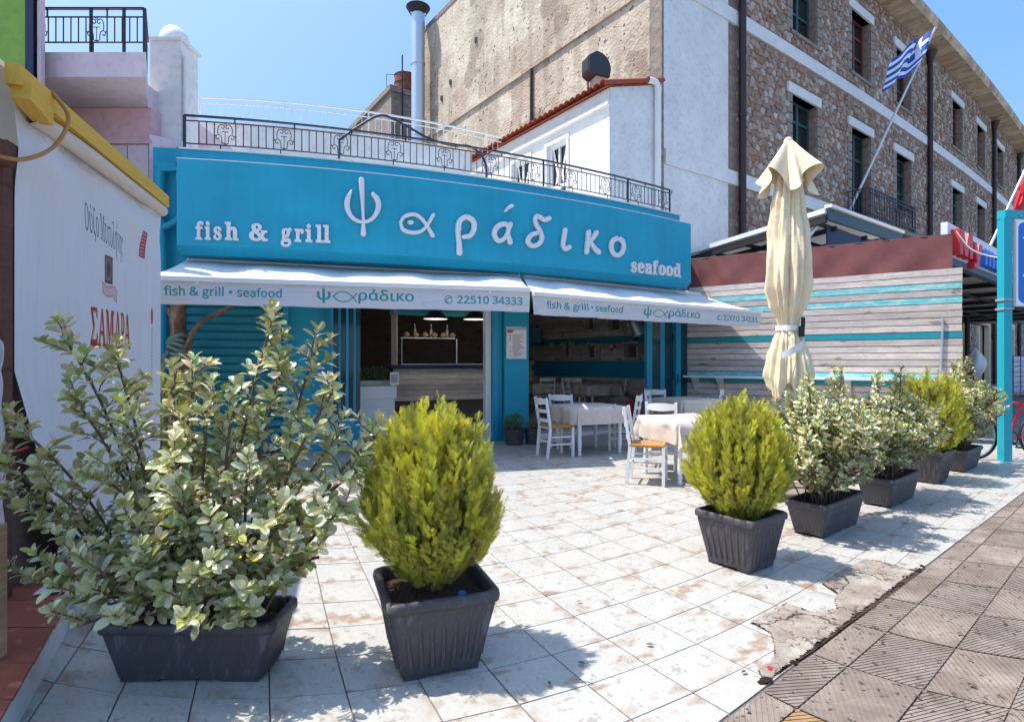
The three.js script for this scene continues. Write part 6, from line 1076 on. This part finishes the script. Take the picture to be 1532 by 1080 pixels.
[[2.73, 4.93, 'beside the square planter at the broken mortar'], [3.92, 5.9, 'in the middle of the kerb row'], [6.06, 7.68, 'next to the turquoise signpost']].forEach(([x, Z, lab], k) => {
  potAt('trough', x, Z, 0.687, 'long dark grey trough ' + lab);
  const s = plantAt('oleaster_shrub', 'clipped oleaster shrub in the trough ' + lab, 'shrub', x, Z, 0.687, 'oleaster shrubs');
  R = seeded(300 + k); const tips = [], H = [1.14, 1.14, 1.25][k];
  for (let i = 0; i < 72; i++) { const a = R() * 6.283, q = Math.sqrt(R()); tips.push([Math.cos(a) * 0.74 * q, H * (0.98 - 0.16 * q * q) * rnd(0.55, 1.02), Math.sin(a) * 0.46 * q]); }
  tips.push([-0.35, H + 0.10, 0], [0.2, H + 0.16, 0.05], [0.4, H + 0.06, -0.05], [-0.3, 0.42, 0.2], [0.3, 0.42, 0.2], [0, 0.45, 0.24]);
  shrub(s, tips, { seed: 310 + k, leaf: 0.060, step: 0.054, spread: 1.3, single: 0 });
});
{ // small plants in the terrace behind: basil by the pillar, a green shrub behind the oleaster
  const pot = (x, Z, r, h, label) => { const t = thing('small_pot', label, 'plant pot', [x, 0, Z], 'small black pots'); lpart(t, 'body', new THREE.CylinderGeometry(r, r * 0.76, h, 18, 1, true).translate(0, h / 2, 0), M.pot); lpart(t, 'rim', new THREE.TorusGeometry(r, 0.012, 6, 18).rotateX(1.57).translate(0, h, 0), M.pot); lpart(t, 'soil', new THREE.CylinderGeometry(r * 0.97, r * 0.97, 0.01, 18).translate(0, h - 0.03, 0), M.soil); return t; };
  const herb = (x, y, Z, r, h, n, label, c) => { R = seeded(Math.round(x * 100) + 900); const t = thing('basil_plant', label, 'plant', [x, y, Z]), g = [], w = []; for (let k = 0; k < n; k++) { const a = R() * 6.283, q = Math.sqrt(R()) * r, yy = R() * h; g.push(leafUnits[k % 3].clone().applyMatrix4(new THREE.Matrix4().compose(new THREE.Vector3(Math.cos(a) * q, yy, Math.sin(a) * q), new THREE.Quaternion().setFromEuler(new THREE.Euler(rnd(-1.4, 1.4), rnd(0, 6), rnd(-1.4, 1.4))), new THREE.Vector3(1, 1, 1).multiplyScalar(rnd(0.03, 0.055))))); if (k % 14 === 0) w.push(rod(new THREE.Vector3(0, -0.05, 0), new THREE.Vector3(Math.cos(a) * q, yy, Math.sin(a) * q), 0.004, 0.003, 4)); } lpart(t, 'foliage', merge(g), phys({ color: lin(...c), roughness: 0.6, transmission: 0.2 })).userData.kind = 'stuff'; lpart(t, 'stems', merge(w), M.twig); };
  pot(0.04, 9.85, 0.19, 0.27, 'wider black pot at the foot of the blue pillar'); herb(0.04, 0.27, 9.85, 0.19, 0.24, 420, 'bushy green basil at the foot of the blue pillar', [0.10, 0.20, 0.035]);
  pot(0.36, 9.95, 0.15, 0.27, 'smaller black pot beside the basil pot'); herb(0.36, 0.25, 9.95, 0.12, 0.14, 120, 'sparse green seedling in the smaller black pot', [0.08, 0.16, 0.03]);
  pot(-4.15, 6.6, 0.24, 0.32, 'round black pot hidden behind the sprawling oleaster'); const s = thing('green_conifer', 'bright green conifer behind the sprawling oleaster', 'conifer', [-4.15, 0, 6.6]); thuja(s, 0.3, 0.34, 0.52, 0.85, 2500, 204);
}
// ---------------------------------------------------------------- closed parasol
{
  R = seeded(51);
  const X = 2.97, Z = 6.1, t = thing('closed_parasol', 'tall closed cream parasol tied with a white strap', 'parasol', [X, 0, Z]);
  lpart(t, 'pole', new THREE.CylinderGeometry(0.03, 0.03, 3.7, 14).translate(0, 1.85, 0), M.whitePaint);
  const prof = [[1.12, 0.17], [1.25, 0.205], [1.45, 0.185], [1.65, 0.145], [1.80, 0.098], [1.90, 0.115], [2.05, 0.185], [2.25, 0.228], [2.5, 0.225], [2.8, 0.20], [3.1, 0.165], [3.35, 0.13], [3.6, 0.085], [3.72, 0.05]];
  const rad = (y) => { for (let i = 0; i < prof.length - 1; i++) if (y <= prof[i + 1][0]) return lerp(prof[i][1], prof[i + 1][1], sm(0, 1, (y - prof[i][0]) / (prof[i + 1][0] - prof[i][0]))); return 0.05; };
  lpart(t, 'canopy', sheet((a, b) => {
    const th = a * 6.283, y0 = lerp(1.12, 3.72, b), low = Math.max(0, 1.8 - y0), f = Math.abs(Math.sin(th * 4 + 0.7 * y0)), f2 = Math.abs(Math.sin(th * 7 - 0.9 * y0 + 1)), r = rad(y0) * (0.58 + 0.34 * Math.sqrt(f) + 0.16 * f2 + 0.03 * Math.sin(th * 23 + y0 * 6) + 0.03 * Math.sin(y0 * 9 + th * 2)) * (1 + low * 0.35 * Math.sin(th * 2 + 1));
    const y = y0 + (b < 0.02 ? 0.10 * Math.sin(th * 4) : low * 0.10 * Math.sin(th * 4 + 1)); return new THREE.Vector3(Math.cos(th) * r, y, Math.sin(th) * r);
  }, 220, 90, 1.2, 2.6), M.cream);
  lpart(t, 'vent_cap', sheet((a, b) => {
    const th = a * 6.283, lobe = 0.5 + 0.5 * Math.sin(th * 4 + 0.6), drop = lerp(0.36, 0.62, lobe), y = 3.83 - b * drop, r = (0.03 + 0.27 * Math.pow(b, 0.8)) * (0.80 + 0.25 * Math.sin(th * 8 + 0.5) * b + 0.2 * (1 - lobe) * b); return new THREE.Vector3(Math.cos(th) * r, y, Math.sin(th) * r);
  }, 96, 24, 1.2, 0.6), M.cream);
  lpart(t, 'finial', new THREE.SphereGeometry(0.045, 14, 10).translate(0, 3.81, 0), M.cream);
  lpart(t, 'strap', sheet((a, b) => { const th = a * 6.283, r = 0.122 + 0.006 * Math.sin(th * 4); return new THREE.Vector3(Math.cos(th) * r, 1.775 + b * 0.055, Math.sin(th) * r); }, 40, 3), M.whitePaint);
  lpart(t, 'strap_tail', sheet((a, b) => { const ph = lerp(-0.75, 0.95, a), r = 0.205 - 0.05 * a; return new THREE.Vector3(Math.sin(ph) * r, 1.47 + 0.17 * a + b * 0.075, Math.cos(ph) * r); }, 14, 2), M.whitePaint);
  lpart(t, 'buckle', merge([bx(0.05, 0.11, 0.03, 0.08, 1.76, 0.125), bx(0.03, 0.10, 0.03, 0.10, 1.86, 0.115)]), M.black);
  const b = thing('parasol_base', 'pale concrete base slab under the closed parasol', 'parasol base', [X, 0, Z]); lpart(b, 'slab', rbx(0.55, 0.09, 0.55, 0, 0.046, 0, 0.02), M.cement); lpart(b, 'tube', new THREE.CylinderGeometry(0.045, 0.05, 0.35, 14).translate(0, 0.27, 0), M.whitePaint);
}
// ---------------------------------------------------------------- signpost, bicycle, goods down the street
{
  const t = thing('sign_frame', 'turquoise steel frame holding the blue pictogram board', 'signpost', [7.12, 0, 8.2]);
  part(t, 'post', bar(V(7.12, 0, 8.2), V(7.12, 3.5, 8.2), 0.118), M.turquoise); part(t, 'post', bar(V(8.9, 0, 8.5), V(8.9, 3.5, 8.5), 0.135), M.turquoise);
  part(t, 'crossbar', bar(V(7.06, 3.56, 8.19), V(8.97, 3.56, 8.51), 0.12, 0.115), M.turquoise); part(t, 'hinge', merge([bx(0.15, 0.03, 0.15, 7.12, 2.33, -8.2), bx(0.15, 0.03, 0.15, 7.12, 2.20, -8.2)]), M.gloss);
  T.board = drawn(512, 460, (c, w, h) => {
    c.fillStyle = '#e8eef6'; c.fillRect(0, 0, w, h); c.fillStyle = '#1668c4'; c.beginPath(); c.roundRect ? c.roundRect(12, 12, w - 24, h - 24, 34) : c.rect(12, 12, w - 24, h - 24); c.fill();
    c.strokeStyle = c.fillStyle = '#e8eef6'; c.lineWidth = 5; c.lineCap = 'round';
    c.font = 'bold 28px sans-serif'; c.fillText('ψάρι', 58, 84); c.beginPath(); c.ellipse(90, 108, 50, 15, 0.3, 0, 7); c.stroke(); c.beginPath(); c.arc(92, 138, 26, 0, 7); c.stroke(); c.strokeRect(62, 112, 62, 52); c.beginPath(); c.moveTo(92, 138); c.lineTo(92, 120); c.stroke();
    c.fillText('μενού', 96, 206); c.lineWidth = 8; c.beginPath(); c.moveTo(42, 300); c.lineTo(76, 240); c.stroke(); c.beginPath(); c.ellipse(80, 232, 10, 17, 0.5, 0, 7); c.stroke(); c.beginPath(); c.moveTo(74, 316); c.lineTo(112, 236); c.stroke(); for (const k of [0, 9, 18]) { c.beginPath(); c.moveTo(104 + k, 246); c.lineTo(112 + k, 222); c.stroke(); }
    c.lineWidth = 5; for (const x of [48, 80]) { c.strokeRect(x, 352, 22, 26); c.strokeRect(x + 5, 338, 12, 13); } c.beginPath(); c.ellipse(118, 400, 30, 13, -0.2, 0, 7); c.fill();
  });
  const b = thing('pictogram_board', 'blue board with white food pictograms and white border', 'sign', [8, 2.25, 8.3]);
  part(b, 'face', sheet((a, q) => V(lerp(7.25, 8.80, a), lerp(2.25, 3.48, q), lerp(8.16, 8.42, a)), 1, 1), std({ map: T.board, roughness: 0.4 }));
  part(b, 'panel', prism([[7.235, 8.165], [8.815, 8.432], [8.81, 8.46], [7.23, 8.193]], 2.235, 3.495), M.whitePaint);
  const k = thing('bicycle', 'red bicycle leaning against the turquoise post', 'bicycle', [7.3, 0, 8.0]), wheel = (x, Z, n = 'wheel') => { const w = part(k, n, new THREE.TorusGeometry(0.325, 0.021, 8, 36).translate(x, 0.345, -Z), M.black); part(w, 'rim', new THREE.TorusGeometry(0.300, 0.010, 6, 36).translate(x, 0.345, -Z), M.steel); part(w, 'spokes', merge(Array.from({ length: 14 }, (_, i) => { const a = i / 14 * 6.283; return rod(V(x, 0.345, Z), V(x + 0.3 * Math.cos(a), 0.345 + 0.3 * Math.sin(a), Z), 0.002, 0.002, 4); })), M.steel).userData.kind = 'stuff'; part(w, 'hub', rod(V(x, 0.345, Z - 0.05), V(x, 0.345, Z + 0.05), 0.022), M.steel); };
  wheel(6.86, 7.98); wheel(7.92, 8.06);
  const hd = V(7.08, 0.86, 8.0), bb = V(7.40, 0.32, 8.02), st = V(7.60, 0.82, 8.03), ra = V(7.92, 0.345, 8.06);
  part(k, 'frame', merge([rod(hd, st, 0.019), rod(V(7.06, 0.78, 8.0), bb, 0.022), rod(bb, st, 0.018), rod(bb, ra, 0.012), rod(st, ra, 0.010)]), M.red); part(k, 'fork', merge([rod(V(7.05, 0.92, 8.0), V(6.95, 0.55, 7.95), 0.016), rod(V(6.95, 0.55, 7.95), V(6.86, 0.345, 7.94), 0.012)]), M.black);
  part(k, 'handlebar', tube([V(7.0, 1.0, 7.75), V(7.06, 1.0, 7.9), V(7.06, 0.98, 8.0), V(7.06, 1.0, 8.1), V(7.0, 1.0, 8.25)], 0.014, 16, 6), M.black); part(k, 'saddle', rbx(0.26, 0.05, 0.14, 7.62, 0.94, -8.03, 0.02), M.black); part(k, 'pedal', merge([rod(bb, V(7.46, 0.2, 7.95), 0.01), bx(0.09, 0.02, 0.06, 7.47, 0.19, -7.92)]), M.black); part(k, 'chainring', new THREE.TorusGeometry(0.09, 0.008, 5, 20).translate(7.40, 0.32, -7.97), M.black);
  k.position.x -= 0.06; k.position.z -= 0.36;
}
{
  T.pack = drawn(128, 96, (c, w, h) => { c.fillStyle = '#b9c6dc'; c.fillRect(0, 0, w, h); for (let k = 0; k < 4; k++) { c.fillStyle = '#7f93bb'; c.fillRect(k * 32 + 3, 8, 24, 84); c.fillStyle = '#d9dfeb'; c.fillRect(k * 32 + 9, 8, 6, 84); c.fillStyle = '#b4474e'; c.fillRect(k * 32 + 3, 40, 24, 14); c.fillStyle = '#4d6394'; c.fillRect(k * 32 + 3, 56, 24, 14); } });  // pale stripe down each bottle is a painted highlight
  const face = std({ map: T.pack, roughness: 0.3 });
  for (let y = 0; y < 4; y++) for (let x = 0; x < 3; x++) { const t = thing('water_pack', 'shrink-wrapped pack of water bottles, ' + ['bottom', 'second', 'third', 'top'][y] + ' row of the stack under the canopy', 'bottle pack', [20.75 + x * 0.62, -0.02 + y * 0.42, 23.6 + x * 0.35], 'stacked water packs'); t.rotation.y = 0.5; lpart(t, 'pack', new THREE.BoxGeometry(0.56, 0.385, 0.4).translate(0, 0.2, 0), face); lpart(t, 'bottle_caps', merge([-0.2, -0.07, 0.07, 0.2].map((q) => new THREE.CylinderGeometry(0.025, 0.03, 0.03, 8).translate(q, 0.405, 0.1))), M.marketBlue); }
  const s = thing('produce_stand', 'black wire stand for fruit under the market canopy', 'stand', [13.2, 0, 16.2]); const A = [12.5, 15.9], B = [13.75, 16.9];
  part(s, 'tray', board(A, B, 0.7, 0.95, 1.0), M.black); for (let k = 0; k <= 12; k++) part(s, 'wire', bar(V(lerp(A[0], B[0], k / 12), 0.1, lerp(A[1], B[1], k / 12)), V(lerp(A[0], B[0], k / 12), 1.3, lerp(A[1], B[1], k / 12)), 0.02), M.black); part(s, 'rail', bar(V(A[0], 1.3, A[1]), V(B[0], 1.3, B[1]), 0.03), M.black);
  [['red_crate', [0.30, 0.05, 0.03], 0.05, 'red crate of tomatoes on the wire stand'], ['green_crate', [0.05, 0.16, 0.04], 0.45, 'green crate of vegetables on the wire stand']].forEach(([n, c, s0, lab]) => { const t = thing('fruit_crate', lab, 'crate', [lerp(A[0], B[0], s0 + 0.2), 1.0, lerp(A[1], B[1], s0 + 0.2) + 0.3]); lpart(t, 'box', bx(0.5, 0.2, 0.4, 0, 0.1, 0), std({ color: lin(...c) })); for (let k = 0; k < 8; k++) lpart(t, 'fruit', new THREE.SphereGeometry(0.06, 8, 6).translate(-0.18 + (k % 4) * 0.12, 0.22, -0.08 + Math.floor(k / 4) * 0.16), std({ color: lin(...c.map((v) => v * 1.6)) })); t.rotation.y = 0.67; });
  const b = thing('cardboard_box', 'brown cardboard boxes lid closed above the fruit crates', 'box', [13.0, 1.32, 16.9]); lpart(b, 'carton', bx(1.1, 0.42, 0.4, 0, 0.21, 0), std({ map: T.grey, color: lin(0.36, 0.17, 0.10) })); lpart(b, 'tape', bx(1.102, 0.424, 0.06, 0, 0.211, 0.0), std({ color: lin(0.42, 0.28, 0.18) })); b.rotation.y = 0.67;
  const w = thing('white_bag', 'white plastic sack beside the cardboard box', 'bag', [13.95, 0.9, 17.1]); lpart(w, 'sack', sheet((a, q) => { const th = a * 6.283, r = 0.26 * Math.sin(Math.PI * (0.08 + 0.86 * q)) * (1 + 0.12 * Math.sin(th * 5 + q * 6)); return new THREE.Vector3(Math.cos(th) * r, q * 0.9, Math.sin(th) * r); }, 24, 14), M.whitePaint); lpart(w, 'knot', new THREE.SphereGeometry(0.05, 8, 6).translate(0, 0.9, 0), M.whitePaint);
}
{ // dry leaves and litter on the paving
  R = seeded(71); const lm = std({ color: lin(0.10, 0.06, 0.035) });
  for (const [x, Z] of [[0.72, 2.88], [1.06, 2.62], [0.16, 2.55], [0.42, 3.4], [1.5, 5.4], [0.35, 2.7], [1.62, 3.62], [0.98, 2.35], [2.2, 2.75], [2.05, 2.5], [1.9, 2.35], [2.7, 3.1], [2.35, 3.0], [1.75, 2.42]]) { const t = thing('dry_leaf', 'curled dry brown leaf lying on the paving', 'leaf', [x, 0.004, Z], 'dry leaves on the paving'), m = lpart(t, 'blade', leafUnits[0], lm); m.scale.setScalar(rnd(0.025, 0.045)); m.rotation.set(-1.45 + rnd(-0.1, 0.1), 0, rnd(0, 6), 'YXZ'); m.rotation.y = rnd(0, 6); m.position.y = 0.008; }
  const c = thing('red_disc', 'small red bottle top in the earth by the pavement', 'bottle top', [1.21, 0.012, 2.66]); lpart(c, 'top', new THREE.CylinderGeometry(0.011, 0.012, 0.009, 12).rotateX(0.4), M.red); lpart(c, 'edge', new THREE.TorusGeometry(0.012, 0.0015, 4, 12).rotateX(1.57 + 0.4), M.red);
}
renderer.render(scene, camera);
